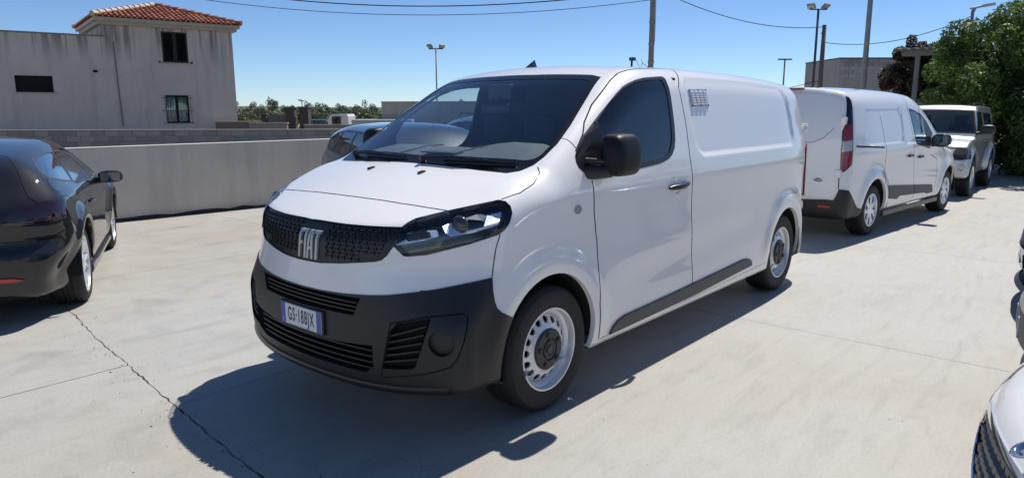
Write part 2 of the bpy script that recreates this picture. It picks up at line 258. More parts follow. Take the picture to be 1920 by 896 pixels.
TR['scirocco']={
 'window':[(-2.718,-0.621,1.213),(-2.474,-0.625,1.228),(-2.173,-0.631,1.237),(-1.703,-0.649,1.231),(-1.401,-0.674,1.206),(-1.264,-0.732,1.128),(-1.24,-0.797,1.029),(-1.261,-0.848,0.96),(-1.325,-0.869,0.927),(-1.765,-0.858,0.946),(-2.24,-0.831,0.981),(-2.695,-0.792,1.033),(-2.961,-0.743,1.08),(-2.967,-0.71,1.115),(-2.889,-0.663,1.166)],
 'glass':[(-2.717,-0.628,1.208),(-2.483,-0.634,1.221),(-2.206,-0.639,1.23),(-1.758,-0.656,1.224),(-1.487,-0.678,1.201),(-1.344,-0.732,1.127),(-1.295,-0.794,1.033),(-1.339,-0.842,0.966),(-1.366,-0.861,0.941),(-1.752,-0.849,0.958),(-2.187,-0.825,0.988),(-2.656,-0.788,1.041),(-2.914,-0.744,1.085),(-2.931,-0.711,1.118),(-2.863,-0.666,1.167)],
 'pillar':[(-2.027,-0.648,1.227),(-1.962,-0.651,1.225),(-2.032,-0.696,1.176),(-2.078,-0.761,1.083),(-2.229,-0.819,0.997),(-2.291,-0.815,1.003),(-2.185,-0.759,1.087),(-2.109,-0.691,1.181)],
 'sail':[(-1.323,-0.793,1.035),(-1.34,-0.847,0.961),(-1.362,-0.865,0.936),(-1.776,-0.851,0.955),(-2.167,-0.827,0.986),(-1.826,-0.818,0.998)],
 'backlight':[(-2.981,-0.457,1.203),(-3.006,-0.494,1.191),(-3.042,-0.531,1.172),(-3.152,-0.573,1.073),(-3.237,-0.609,0.965),(-3.249,-0.546,0.964),(-3.258,-0.483,0.963)],
 'hatch':[(-2.807,-0.43,1.257),(-2.845,-0.477,1.246),(-3.023,-0.546,1.182),(-3.158,-0.605,1.06),(-3.228,-0.646,0.962),(-3.231,-0.708,0.916)],
 'lamp':[(-3.324,-0.496,0.823),(-3.307,-0.538,0.857),(-3.285,-0.589,0.886),(-3.251,-0.661,0.913),(-3.196,-0.755,0.931),(-3.148,-0.809,0.924),(-3.117,-0.834,0.911),(-3.099,-0.85,0.887),(-3.089,-0.863,0.852),(-3.11,-0.869,0.801),(-3.156,-0.851,0.784),(-3.234,-0.771,0.776),(-3.285,-0.662,0.775),(-3.32,-0.537,0.773),(-3.33,-0.491,0.774)],
 'gap_door':[(-2.281,-0.642,1.225),(-2.661,-0.694,1.16),(-2.942,-0.732,1.096),(-3.062,-0.757,1.044),(-3.091,-0.788,0.996),(-3,-0.822,0.973)],
 'flap':[(-3.038,-0.841,0.943),(-2.927,-0.852,0.938),(-2.854,-0.869,0.908),(-2.8,-0.883,0.858),(-2.807,-0.889,0.837)],
 'gap_bumper':[(-3.113,-0.868,0.801),(-3.063,-0.884,0.777),(-2.977,-0.895,0.738)],
 'gap_bumper2':[(-3.319,-0.46,0.654),(-3.274,-0.646,0.646),(-3.207,-0.791,0.672),(-3.134,-0.861,0.705)],
 'handle':[(-1.944,-0.903,0.784)],
 'mirror':[(-1.192,-0.877,0.904)],
 'gap_door2':[(-2.14,-0.905,0.773),(-2.372,-0.943,0.714),(-2.323,-0.932,0.614),(-2.266,-0.908,0.463)],
 'refl':[(-3.347,-0.436,0.395),(-3.332,-0.513,0.388),(-3.311,-0.579,0.366),(-3.322,-0.524,0.358),(-3.34,-0.432,0.364)],
 'diff':[(-3.356,-0.443,0.442),(-3.338,-0.536,0.441),(-3.315,-0.602,0.413),(-3.285,-0.643,0.345),(-3.237,-0.668,0.266),(-3.239,-0.652,0.247),(-3.286,-0.613,0.316),(-3.298,-0.547,0.302),(-3.323,-0.422,0.305)],
 'exhaust':[(-3.2,-0.671,0.223)],
 'ledge':[(-3.35,-0.513,0.505),(-3.316,-0.64,0.522),(-3.242,-0.781,0.528),(-3.023,-0.864,0.483),(-3.063,-0.84,0.476),(-3.254,-0.763,0.503),(-3.317,-0.638,0.503)],
 'badge':[(-3.323,-0.483,0.715)],
}
TR['hatch']={
 'w1':[(-2.712,-0.82,1.008),(-2.681,-0.776,1.123),(-2.523,-0.729,1.241),(-2.203,-0.696,1.294),(-2.11,-0.688,1.303),(-2.136,-0.753,1.188),(-2.157,-0.814,1.029)],
 'w2':[(-2.057,-0.815,1.027),(-2.007,-0.762,1.165),(-2.009,-0.683,1.309),(-1.632,-0.66,1.333),(-1.446,-0.659,1.334),(-1.234,-0.739,1.222),(-1.197,-0.809,1.04),(-1.62,-0.832,0.989)],
 'w3':[(-1.342,-0.658,1.333),(-1.136,-0.652,1.332),(-0.871,-0.645,1.304),(-0.795,-0.763,1.156),(-1.001,-0.805,1.051)],
 'seam':[(-3.103,-0.783,1.05),(-2.886,-0.815,1.007),(-2.711,-0.846,0.956)],
}
# ---------------- helpers ----------------
def link(o): sc.collection.objects.link(o); return o
def tag(o,label=None,cat=None,group=None,kind=None):
    if label:o['label']=label
    if cat:o['category']=cat
    if group:o['group']=group
    if kind:o['kind']=kind
    return o
def empty(name,loc=(0,0,0),rz=0):
    o=bpy.data.objects.new(name,None); o.empty_display_size=.2; o.location=loc; o.rotation_euler=(0,0,rz); return link(o)
def mesh_obj(name,V,F,mat,parent=None,smooth=False,mats=None,mi=None):
    me=bpy.data.meshes.new(name); me.from_pydata([tuple(v) for v in V],[],[tuple(f) for f in F])
    if mats: [me.materials.append(m) for m in mats]
    elif mat: me.materials.append(mat)
    if mi is not None: me.polygons.foreach_set('material_index',mi)
    if smooth: me.shade_smooth()
    me.update(); o=link(bpy.data.objects.new(name,me))
    if parent is not None:o.parent=parent
    return o
def copy_tree(o,parent=None):
    c=o.copy(); sc.collection.objects.link(c); c.parent=parent
    for ch in list(o.children): copy_tree(ch,c)
    return c
class MB:
    """mesh builder in plain lists"""
    def __init__(s): s.V=[];s.F=[]
    def add(s,V,F):
        n=len(s.V); s.V+=[tuple(v) for v in V]; s.F+=[tuple(i+n for i in f) for f in F]; return s
    def box(s,a,b,bev=0):
        (x0,y0,z0),(x1,y1,z1)=a,b
        x0,x1=min(x0,x1),max(x0,x1);y0,y1=min(y0,y1),max(y0,y1);z0,z1=min(z0,z1),max(z0,z1)
        if bev<=0:
            V=[(x,y,z) for x in (x0,x1) for y in (y0,y1) for z in (z0,z1)]
            return s.add(V,[(0,1,3,2),(4,6,7,5),(0,4,5,1),(2,3,7,6),(0,2,6,4),(1,5,7,3)])
        bm=bmesh.new(); bmesh.ops.create_cube(bm,size=1)
        for v in bm.verts: v.co=Vector(((x0+x1)/2+v.co.x*(x1-x0),(y0+y1)/2+v.co.y*(y1-y0),(z0+z1)/2+v.co.z*(z1-z0)))
        bmesh.ops.bevel(bm,geom=bm.edges[:],offset=bev,segments=2,affect='EDGES',profile=.5)
        bm.verts.index_update(); s.add([v.co[:] for v in bm.verts],[[v.index for v in f.verts] for f in bm.faces]); bm.free(); return s
    def tube(s,pts,r,n=8,cap=True):
        pts=[Vector(p) for p in pts]; rs=r if isinstance(r,(list,tuple)) else [r]*len(pts)
        V=[];F=[];up=None
        for i,p in enumerate(pts):
            t=(pts[min(i+1,len(pts)-1)]-pts[max(i-1,0)]).normalized()
            if up is None: up=Vector((0,0,1)) if abs(t.z)<.9 else Vector((1,0,0))
            a=t.cross(up).normalized(); b=a.cross(t).normalized(); up=b
            for k in range(n):
                q=2*math.pi*k/n; V.append(p+(a*math.cos(q)+b*math.sin(q))*rs[i])
        for i in range(len(pts)-1):
            for k in range(n):
                F.append((i*n+k,i*n+(k+1)%n,(i+1)*n+(k+1)%n,(i+1)*n+k))
        if cap: F.append(tuple(range(n))[::-1]); F.append(tuple(range((len(pts)-1)*n,len(pts)*n)))
        return s.add(V,F)
    def lathe(s,prof,n=48,axis='y',o=(0,0,0)):
        # prof: (radius, along axis)
        V=[];F=[];m=len(prof)
        for k in range(n):
            q=2*math.pi*k/n;c,sn=math.cos(q),math.sin(q)
            for r,h in prof:
                p=(r*c,h,r*sn) if axis=='y' else ((r*c,r*sn,h) if axis=='z' else (h,r*c,r*sn))
                V.append((p[0]+o[0],p[1]+o[1],p[2]+o[2]))
        for k in range(n):
            for j in range(m-1):
                a=k*m+j;b=((k+1)%n)*m+j
                F.append((a,a+1,b+1,b) if axis!='z' else (a,b,b+1,a+1))
        return s.add(V,F)
    def prism(s,poly,d,z0=0):
        """poly: list of 3D points (ring); d: extrusion vector"""
        n=len(poly);d=Vector(d);A=[Vector(p) for p in poly];B=[p+d for p in A]
        return s.add(A+B,[tuple(range(n))[::-1],tuple(range(n,2*n))]+[(i,(i+1)%n,n+(i+1)%n,n+i) for i in range(n)])
    def obj(s,name,mat,parent=None,smooth=False): return mesh_obj(name,s.V,s.F,mat,parent,smooth)
def autosmooth(o,deg=35):
    me=o.data; bm=bmesh.new(); bm.from_mesh(me); bmesh.ops.recalc_face_normals(bm,faces=bm.faces[:])
    for e in bm.edges:
        if len(e.link_faces)==2 and e.calc_face_angle(0)>math.radians(deg): e.smooth=False
    for f in bm.faces:f.smooth=True
    bm.to_mesh(me);bm.free();return o
# ---------------- materials ----------------
def mat(name,col,rough=.5,metal=0,coat=0,spec=.5,emit=None):
    m=bpy.data.materials.new(name); m.use_nodes=True; b=m.node_tree.nodes['Principled BSDF']
    b.inputs['Base Color'].default_value=(*col,1); b.inputs['Roughness'].default_value=rough; b.inputs['Metallic'].default_value=metal
    b.inputs['Coat Weight'].default_value=coat; b.inputs['Coat Roughness'].default_value=.03; b.inputs['Specular IOR Level'].default_value=spec
    return m
def nodes(m): return m.node_tree.nodes,m.node_tree.links,m.node_tree.nodes['Principled BSDF']
def noise(N,L,scale,detail=6,rough=.55,vec=None,dist=0):
    n=N.new('ShaderNodeTexNoise'); n.inputs['Scale'].default_value=scale; n.inputs['Detail'].default_value=detail; n.inputs['Roughness'].default_value=rough; n.inputs['Distortion'].default_value=dist
    if vec is not None: L.new(vec,n.inputs['Vector'])
    return n.outputs['Fac']
def ramp(N,L,fac,stops):
    r=N.new('ShaderNodeValToRGB'); L.new(fac,r.inputs[0]); e=r.color_ramp.elements
    while len(e)<len(stops): e.new(.5)
    for k,(p,c) in enumerate(stops): e[k].position=p; e[k].color=(*c,1) if len(c)==3 else c
    return r.outputs[0]
def g3(v): return (v,v,v)
def mixc(N,L,fac,a,b,mode='MIX'):
    m=N.new('ShaderNodeMix'); m.data_type='RGBA'; m.blend_type=mode
    for s,v in ((m.inputs[0],fac),(m.inputs[6],a),(m.inputs[7],b)):
        if hasattr(v,'links'): L.new(v,s)
        else: s.default_value=v if not isinstance(v,tuple) else (*v,1)
    return m.outputs[2]
def objvec(N,L,scale=(1,1,1),obj=True,rot=(0,0,0)):
    t=N.new('ShaderNodeTexCoord'); mp=N.new('ShaderNodeMapping'); mp.inputs['Scale'].default_value=scale; mp.inputs['Rotation'].default_value=rot
    L.new(t.outputs['Object'],mp.inputs['Vector']); return mp.outputs[0]
def bump(N,L,b,h,strength=.3,dist=.01):
    n=N.new('ShaderNodeBump'); n.inputs['Strength'].default_value=strength; n.inputs['Distance'].default_value=dist; L.new(h,n.inputs['Height']); L.new(n.outputs[0],b.inputs['Normal'])
def noisy(name,c1,c2,scale=8,rough=.8,bs=.3,bscale=60,bd=.005,detail=8,vscale=(1,1,1)):
    m=mat(name,c1,rough); N,L,b=nodes(m); v=objvec(N,L,vscale)
    f=noise(N,L,scale,detail,.6,v); L.new(ramp(N,L,f,[(.3,c1),(.7,c2)]),b.inputs['Base Color'])
    bump(N,L,b,noise(N,L,bscale,4,.6,v),bs,bd); return m
def _coat(m,ior):
    m.node_tree.nodes['Principled BSDF'].inputs['Coat IOR'].default_value=ior; return m
def dusty_paint(name,col,rough=.32,metal=0,dust=.05):
    m=mat(name,col,rough,metal,coat=1.0); N,L,b=nodes(m); v=objvec(N,L)
    f=noise(N,L,3.,8,.65,v); b.inputs['Coat Roughness'].default_value=.02
    r=ramp(N,L,f,[(.35,g3(.015)),(.8,g3(.07))]); L.new(r,b.inputs['Coat Roughness'])
    d=tuple(c*(1-dust)+.3*dust for c in col)
    L.new(ramp(N,L,noise(N,L,1.7,7,.6,v),[(.35,col),(.75,d)]),b.inputs['Base Color']); return m
def glass(name,tint,ior=1.5,rough=0.0,boost=0):
    m=bpy.data.materials.new(name); m.use_nodes=True; N=m.node_tree.nodes;L=m.node_tree.links; N.remove(N['Principled BSDF'])
    t=N.new('ShaderNodeBsdfTransparent'); t.inputs[0].default_value=(*tint,1)
    g=N.new('ShaderNodeBsdfGlossy'); g.inputs['Roughness'].default_value=rough; g.inputs[0].default_value=(1,1,1,1)
    lw=N.new('ShaderNodeLayerWeight'); lw.inputs[0].default_value=.5; pw=N.new('ShaderNodeMath'); pw.operation='POWER'; L.new(lw.outputs['Facing'],pw.inputs[0]); pw.inputs[1].default_value=5
    f0=((ior-1)/(ior+1))**2+boost; ma=N.new('ShaderNodeMath'); ma.operation='MULTIPLY_ADD'; L.new(pw.outputs[0],ma.inputs[0]); ma.inputs[1].default_value=1-f0; ma.inputs[2].default_value=f0; x=N.new('ShaderNodeMixShader'); L.new(ma.outputs[0],x.inputs[0])
    L.new(t.outputs[0],x.inputs[1]); L.new(g.outputs[0],x.inputs[2]); L.new(x.outputs[0],N['Material Output'].inputs[0]); return m
M={}
M['white']=dusty_paint('white_paint',(.90,.885,.865),dust=.03)
M['white2']=dusty_paint('white_paint_van',(.88,.87,.855),dust=.03)
M['black_paint']=dusty_paint('black_metallic_paint',(.008,.009,.014),.25,.3,dust=.01)
M['dark_paint']=dusty_paint('dark_grey_paint',(.05,.048,.06),.3,.4,dust=.05)
M['silver']=dusty_paint('silver_paint',(.52,.53,.55),.35,.55)
M['grey_paint']=dusty_paint('grey_paint',(.30,.32,.35),.35,.5)
M['blue_paint']=dusty_paint('pale_blue_paint',(.22,.27,.36),.3,.5)
M['plastic']=noisy('black_plastic',(.014,.0145,.016),(.020,.0205,.022),12,.48,.25,420,.002)
M['plastic_s']=mat('smooth_black_plastic',(.014,.014,.016),.32)
M['plastic_g']=noisy('grey_plastic',(.07,.072,.075),(.09,.09,.092),12,.55,.2,300,.002)
M['gloss']=mat('gloss_black',(.006,.006,.008),.06,coat=1)
M['rubber']=noisy('tyre_rubber',(.012,.012,.013),(.022,.021,.020),9,.72,.3,90,.003)
M['under']=mat('underbody',(.01,.01,.01),.9)
M['steel']=mat('silver_wheel_paint',(.55,.56,.58),.33,.6,coat=.4)
M['alloy']=mat('alloy_wheel',(.62,.63,.66),.28,.75,coat=.5)
M['chrome']=mat('chrome',(.82,.84,.86),.08,1)
M['satin']=mat('satin_metal',(.62,.60,.56),.38,.55)
M['cap']=mat('dark_cap',(.045,.045,.047),.5)
M['ws']=glass('windscreen_glass',(.84,.91,.93),1.5,boost=.07)
M['dash']=noisy('dash_plastic',(.10,.105,.11),(.13,.135,.14),14,.6,.15,200,.002)
M['tint']=glass('tinted_glass',(.10,.12,.15),1.52,boost=.03)
M['sideglass']=glass('side_glass',(.70,.80,.80),1.5,boost=.05)
M['mirror']=mat('mirror_glass',(.14,.16,.18),.05,1)
M['clear']=glass('clear_lens',(.93,.95,.97),1.45)
M['glassdark']=_coat(mat('dark_glass',(.010,.012,.016),.04,coat=1),1.75)
M['trim']=noisy('cabin_trim',(.022,.024,.028),(.03,.032,.036),10,.65,.15,200,.002)
M['seat']=noisy('seat_cloth',(.03,.032,.04),(.045,.047,.055),20,.9,.2,200,.002)
M['red']=mat('red_lens',(.42,.01,.015),.12,coat=1)
M['darkred']=mat('dark_red_lens',(.055,.006,.010),.08,coat=1)
M['reflred']=mat('reflector_red',(.5,.02,.03),.25,coat=.6)
M['lenswhite']=mat('clear_lamp_lens',(.45,.45,.46),.15,.2,coat=1)
M['plate']=mat('plate_white',(.74,.75,.76),.35)
M['blue']=mat('plate_blue',(.03,.08,.42),.35)
M['blackprint']=mat('black_print',(.012,.012,.014),.5)
M['badgeblue']=mat('badge_blue',(.012,.03,.10),.15,coat=1)
M['orange']=mat('orange_lens',(.6,.16,.02),.2,coat=1)
_coat(M['black_paint'],1.55); M['black_paint'].node_tree.links.remove(M['black_paint'].node_tree.nodes['Principled BSDF'].inputs['Coat Roughness'].links[0]); M['black_paint'].node_tree.nodes['Principled BSDF'].inputs['Coat Roughness'].default_value=.012
M['lensdark']=mat('lens_dark',(.03,.028,.028),.15,coat=1)
M['reflector']=mat('lamp_reflector',(.78,.82,.90),.34,.85,coat=.3)
M['mirror_shell']=noisy('mirror_shell',(.010,.010,.011),(.015,.015,.016),12,.45,.2,300,.002)
M['dash']=noisy('dash_plastic',(.15,.155,.16),(.19,.195,.20),14,.42,.15,200,.002)
M['darkred'].node_tree.nodes['Principled BSDF'].inputs['Base Color'].default_value=(.02,.004,.006,1)
M['red'].node_tree.nodes['Principled BSDF'].inputs['Base Color'].default_value=(.24,.008,.012,1)
M['frit']=mat('windscreen_frit',(.006,.006,.007),.22,spec=.35)
M['reflector']=mat('lamp_reflector',(.72,.78,.88),.10,1)
M['blade']=mat('grille_blade',(.010,.010,.011),.55,spec=.3)
M['reflector']=mat('lamp_reflector',(.80,.86,.96),.24,.9)
_b=M['black_paint'].node_tree.nodes['Principled BSDF']; _b.inputs['Metallic'].default_value=0; _b.inputs['Roughness'].default_value=.6; _b.inputs['Specular IOR Level'].default_value=.15
for l_ in list(_b.inputs['Base Color'].links): M['black_paint'].node_tree.links.remove(l_)
_b.inputs['Base Color'].default_value=(.006,.007,.012,1)
M['mirror_shell'].node_tree.nodes['Principled BSDF'].inputs['Specular IOR Level'].default_value=.22
_b=M['steel'].node_tree.nodes['Principled BSDF']; _b.inputs['Base Color'].default_value=(.74,.75,.77,1); _b.inputs['Metallic'].default_value=.45
_b=M['alloy'].node_tree.nodes['Principled BSDF']; _b.inputs['Base Color'].default_value=(.80,.81,.84,1); _b.inputs['Metallic'].default_value=.55
for k_ in ('white','white2'): M[k_].node_tree.nodes['Principled BSDF'].inputs['Specular IOR Level'].default_value=.15
M['reflector']=mat('lamp_reflector',(.84,.90,1.0),.34,.75)
# ---------------- car body shells: cut into panels ----------------
class Shell:
    def __init__(s,f,outer,core,res):
        s.f=f; P,F=shell(f,outer,core,res)
        me=bpy.data.meshes.new('tmp'); me.from_pydata(P.tolist(),[],F.tolist()); s.bm=bmesh.new(); s.bm.from_mesh(me); bpy.data.meshes.remove(me)
        s.lay=s.bm.faces.layers.int.new('tag'); s.bm.normal_update(); s.names=['body']; s.fl=list(s.bm.faces)
        s.fc=np.array([f.verts[0].co[:] for f in s.fl]); s.fn=np.array([f.normal[:] for f in s.fl])
    def cut(s,name,pts,D,depth=None,only=None,nmin=.12):
        if name not in s.names: s.names.append(name)
        k=s.names.index(name); lay=s.lay; D=Vector(D).normalized()
        U=Vector((0,0,1)).cross(D) if abs(D.z)<.9 else Vector((1,0,0)); U.normalize(); V=D.cross(U)
        q=[(Vector(p).dot(U),Vector(p).dot(V)) for p in pts]
        u0=min(a for a,b in q);u1=max(a for a,b in q);v0=min(b for a,b in q);v1=max(b for a,b in q)
        dm=sum(Vector(p).dot(D) for p in pts)/len(pts)
        def box(f):
            us=[v.co.dot(U) for v in f.verts];vs=[v.co.dot(V) for v in f.verts]; return min(us),max(us),min(vs),max(vs)
        loc={}
        cu=s.fc@np.array(U[:]);cv=s.fc@np.array(V[:]);cd=s.fc@np.array(D[:])
        ok=(s.fn@np.array(D[:])>=nmin)&(cu>u0-.15)&(cu<u1+.15)&(cv>v0-.15)&(cv<v1+.15)
        if depth: ok&=np.abs(cd-dm)<=depth
        known=set()
        for i_ in np.nonzero(ok)[0]:
            f=s.fl[i_]
            b=box(f)
            if b[1]<u0 or b[0]>u1 or b[3]<v0 or b[2]>v1: continue
            loc[f]=b
        old=set(loc)
        n=len(q)
        for i in range(n):
            a=q[i];b=q[(i+1)%n]; du,dv=b[0]-a[0],b[1]-a[1]; ln=math.hypot(du,dv)
            if ln<1e-6: continue
            lu,hu=min(a[0],b[0])-1e-4,max(a[0],b[0])+1e-4; lv,hv=min(a[1],b[1])-1e-4,max(a[1],b[1])+1e-4
            sel=[f for f,bb in loc.items() if not(bb[1]<lu or bb[0]>hu or bb[3]<lv or bb[2]>hv)]
            if not sel: continue
            nu,nv=-dv/ln,du/ln; c0=a[0]*nu+a[1]*nv; dist={}
            for f in sel:
                loc.pop(f)
                for v in f.verts:
                    if v not in dist:
                        d_=v.co.dot(U)*nu+v.co.dot(V)*nv-c0; dist[v]=0. if abs(d_)<2e-4 else d_
            for e in {e for f in sel for e in f.edges}:
                v1,v2=e.verts; d1,d2=dist[v1],dist[v2]
                if d1*d2<0:
                    ne,nw=bmesh.utils.edge_split(e,v1,abs(d1)/(abs(d1)+abs(d2))); dist[nw]=0.
            fs=list(sel)
            for f in sel:
                on=[i_ for i_,v in enumerate(f.verts) if dist.get(v,1.)==0.]; m_=len(f.verts)
                if len(on)<2: continue
                vs=list(f.verts); done=False
                for p_ in range(len(on)):
                    for q_ in range(p_+1,len(on)):
                        g_=(on[q_]-on[p_])%m_
                        if 1<g_<m_-1:
                            mid=[dist[vs[(on[p_]+k_)%m_]] for k_ in range(1,g_)]
                            if any(abs(x_)>0 for x_ in mid):
                                try:
                                    nf,_l=bmesh.utils.face_split(f,vs[on[p_]],vs[on[q_]])
                                    if nf: fs.append(nf)
                                except ValueError: pass
                                done=True;break
                    if done: break
            for f in fs: f.normal_update(); loc[f]=box(f)
        for f in loc:
            c=f.calc_center_median(); x,y=c.dot(U),c.dot(V); ins=False
            for i in range(n):
                (x1,y1),(x2,y2)=q[i],q[(i+1)%n]
                if (y1>y)!=(y2>y) and x<(x2-x1)*(y-y1)/(y2-y1)+x1: ins=not ins
            if ins and (only is None or s.names[f[lay]] in only): f[lay]=k
        new=[f for f in loc if f not in old]
        if new:
            s.fl+=new; s.fc=np.vstack([s.fc,[f.verts[0].co[:] for f in new]]); s.fn=np.vstack([s.fn,[f.normal[:] for f in new]])
    def gap(s,pts,D,w=.0035,name='gap',only=None):
        D=Vector(D).normalized(); P=[Vector(p) for p in pts]; A=[];B=[]
        for i,p in enumerate(P):
            t=P[min(i+1,len(P)-1)]-P[max(i-1,0)]; t-=D*t.dot(D); t.normalize(); nrm=D.cross(t)
            A.append(p+nrm*w);B.append(p-nrm*w)
        for i in range(len(P)-1):
            s.cut(name,[A[i],A[i+1],B[i+1],B[i]],D,depth=.35,only=only)
    def part(s,tags,name,mat,parent,off=0,walls=0,filt=None,smooth=True,whole=None):
        ks={s.names.index(t) for t in tags if t in s.names}; lay=s.lay
        fs=[f for f in s.bm.faces if f[lay] in ks and (filt is None or filt(f.calc_center_median()))]
        if not fs: return None
        if whole is None: whole=name in ('body','cabin_lining')
        if whole: return s._emit(fs,name,mat,parent,off,walls,smooth)
        left=set(fs); first=None
        while left:
            seed=left.pop(); comp=[seed]; st=[seed]
            while st:
                g=st.pop()
                for v in g.verts:
                    for h in v.link_faces:
                        if h in left: left.discard(h); comp.append(h); st.append(h)
            if sum(g.calc_area() for g in comp)<2e-5: continue
            o=s._emit(comp,name,mat,parent,off,walls,smooth); first=first or o
        return first
    def _emit(s,fs,name,mat,parent,off,walls,smooth):
        idx={};V=[]
        for f in fs:
            for v in f.verts:
                if v not in idx: idx[v]=len(V); V.append(v.co[:])
        F=[[idx[v] for v in f.verts] for f in fs]; P=np.array(V); Nn=grad(s.f,P); Q=P+Nn*off
        me=bpy.data.meshes.new(name); nv=len(Q); allV=Q.tolist(); allF=list(F); 
        if walls:
            inset=set(fs)
            for f in fs:
                for l in f.loops:
                    e=l.edge
                    if sum(1 for g in e.link_faces if g in inset)==1:
                        a,b=idx[l.vert],idx[l.link_loop_next.vert]; k=len(allV)
                        allV+= [Q[a].tolist(),Q[b].tolist(),(Q[b]-Nn[b]*walls).tolist(),(Q[a]-Nn[a]*walls).tolist()]
                        allF.append((k+1,k,k+3,k+2))
        me.from_pydata(allV,[],allF)
        if mat: me.materials.append(mat)
        if smooth:
            me.shade_smooth(); nl=len(me.loops); lv=np.zeros(nl,int); me.loops.foreach_get('vertex_index',lv)
            ln=np.zeros((nl,3)); msk=lv<nv; ln[msk]=Nn[lv[msk]]; me.normals_split_custom_set(ln.tolist())
        o=link(bpy.data.objects.new(name,me)); o.parent=parent; return o
def mir(pts): return [(p[0],-p[1],p[2]) for p in pts]
def close_sym(half):
    """half outline (y>=0) from centre to centre -> closed symmetric ring"""
    return list(half)+[(p[0],-p[1],p[2]) for p in reversed(half) if abs(p[1])>1e-4]
def circle_pts(c,r,D,n=24,ru=1,rv=1):
    D=Vector(D).normalized();U=Vector((0,0,1)).cross(D).normalized();V=D.cross(U);c=Vector(c)
    return [c+U*(r*ru*math.cos(2*math.pi*k/n))+V*(r*rv*math.sin(2*math.pi*k/n)) for k in range(n)]
def surf_plate(f,pts,off,th,name,mat,parent,sub=0):
    """thin plate following surface f, shifted off along its normal, th thick"""
    P=np.array([tuple(p) for p in pts],float); N=grad(f,P); A=P+N*off; B=A-N*th; n=len(P)
    return mesh_obj(name,A.tolist()+B.tolist(),[tuple(range(n)),tuple(range(2*n-1,n-1,-1))]+[(i,n+i,n+(i+1)%n,(i+1)%n) for i in range(n)],mat,parent)
# ---------------- wheels ----------------
def tyre_mesh(r,rim,w,blocks=72):
    sh=[(rim-.006,-.012),(rim+.01,0.004),(rim+.03,.008),((r+rim)/2,.012),(r-.028,.006),(r-.010,-.008)]
    m=MB(); n=blocks; V=[];F=[]
    half=w/2
    prof=[(p[0],-p[1]) for p in sh]   # outer side at y = 0 going inward negative; here y distance from the outer face
    tread=[(r-.003,.018),(r,.032),(r,half*.62),(r-.009,half*.66),(r-.009,half*.76),(r,half*.80),(r,half*.97),(r-.009,half),]
    ring=[(a,b) for a,b in prof]+tread
    full=ring+[(a,w-b) for a,b in reversed(ring[:-1])]
    mlen=len(full)
    for k in range(n*2):
        q=2*math.pi*k/(n*2); c,s_=math.cos(q),math.sin(q); g=(k%2==0)
        for j,(rr,h) in enumerate(full):
            if g and rr>r-.012: rr=rr-.004
            V.append((rr*c,-h,rr*s_))
    for k in range(n*2):
        for j in range(mlen-1):
            a=k*mlen+j;b=((k+1)%(n*2))*mlen+j; F.append((a,b,b+1,a+1))
    return V,F
def steel_rim(parent,rr):
    m=MB(); m.lathe([(rr,-.012),(rr+.004,-.004),(rr+.003,.004),(rr-.006,.004),(rr-.012,-.010),(rr-.014,-.030),(rr-.030,-.040),(rr-.034,-.052),(rr-.036,-.06)],64)
    r0,r1=.128,rr-.036; n=16; y0,y1=-.022,-.058; rc=(r0+r1)/2; hr=(r1-r0)/2*.66
    def yy(r):
        t=min(max((r-r0)/(r1-r0),0),1); return y0+(y1-y0)*t*t
    da=math.pi/n; hh=(r1-r0)/2; tc=math.atan2(hh,da*rc); q=[0,tc/2,tc,(tc+math.pi/2)/2,math.pi/2]
    ang=q+[math.pi-t for t in q[-2::-1]]; ang=ang+[-t for t in ang[-2:0:-1]]; K=len(ang)
    for k in range(n):
        c0=2*math.pi*k/n; inner=[];outer=[];deep=[]
        for t in ang:
            cu,cv=math.cos(t),math.sin(t)
            a=c0+hr*cu/rc; r=rc+hr*cv; inner.append((r*math.cos(a),yy(r),r*math.sin(a))); deep.append((r*math.cos(a),yy(r)-.012,r*math.sin(a)))
            L_=min(da*rc/max(abs(cu),1e-6),hh/max(abs(cv),1e-6))
            a=c0+L_*cu/rc; r=rc+L_*cv; outer.append((r*math.cos(a),yy(r),r*math.sin(a)))
        F=[(j,(j+1)%K,K+(j+1)%K,K+j) for j in range(K)]+[(K+j,K+(j+1)%K,2*K+(j+1)%K,2*K+j) for j in range(K)]
        m.add(outer+inner+deep,F)
    m.lathe([(r0+.001,y0),(r0-.010,y0+.004),(r0-.02,y0+.010),(.02,y0+.012)],64)
    o=m.obj('rim',M['steel'],parent); autosmooth(o,40)
    return o
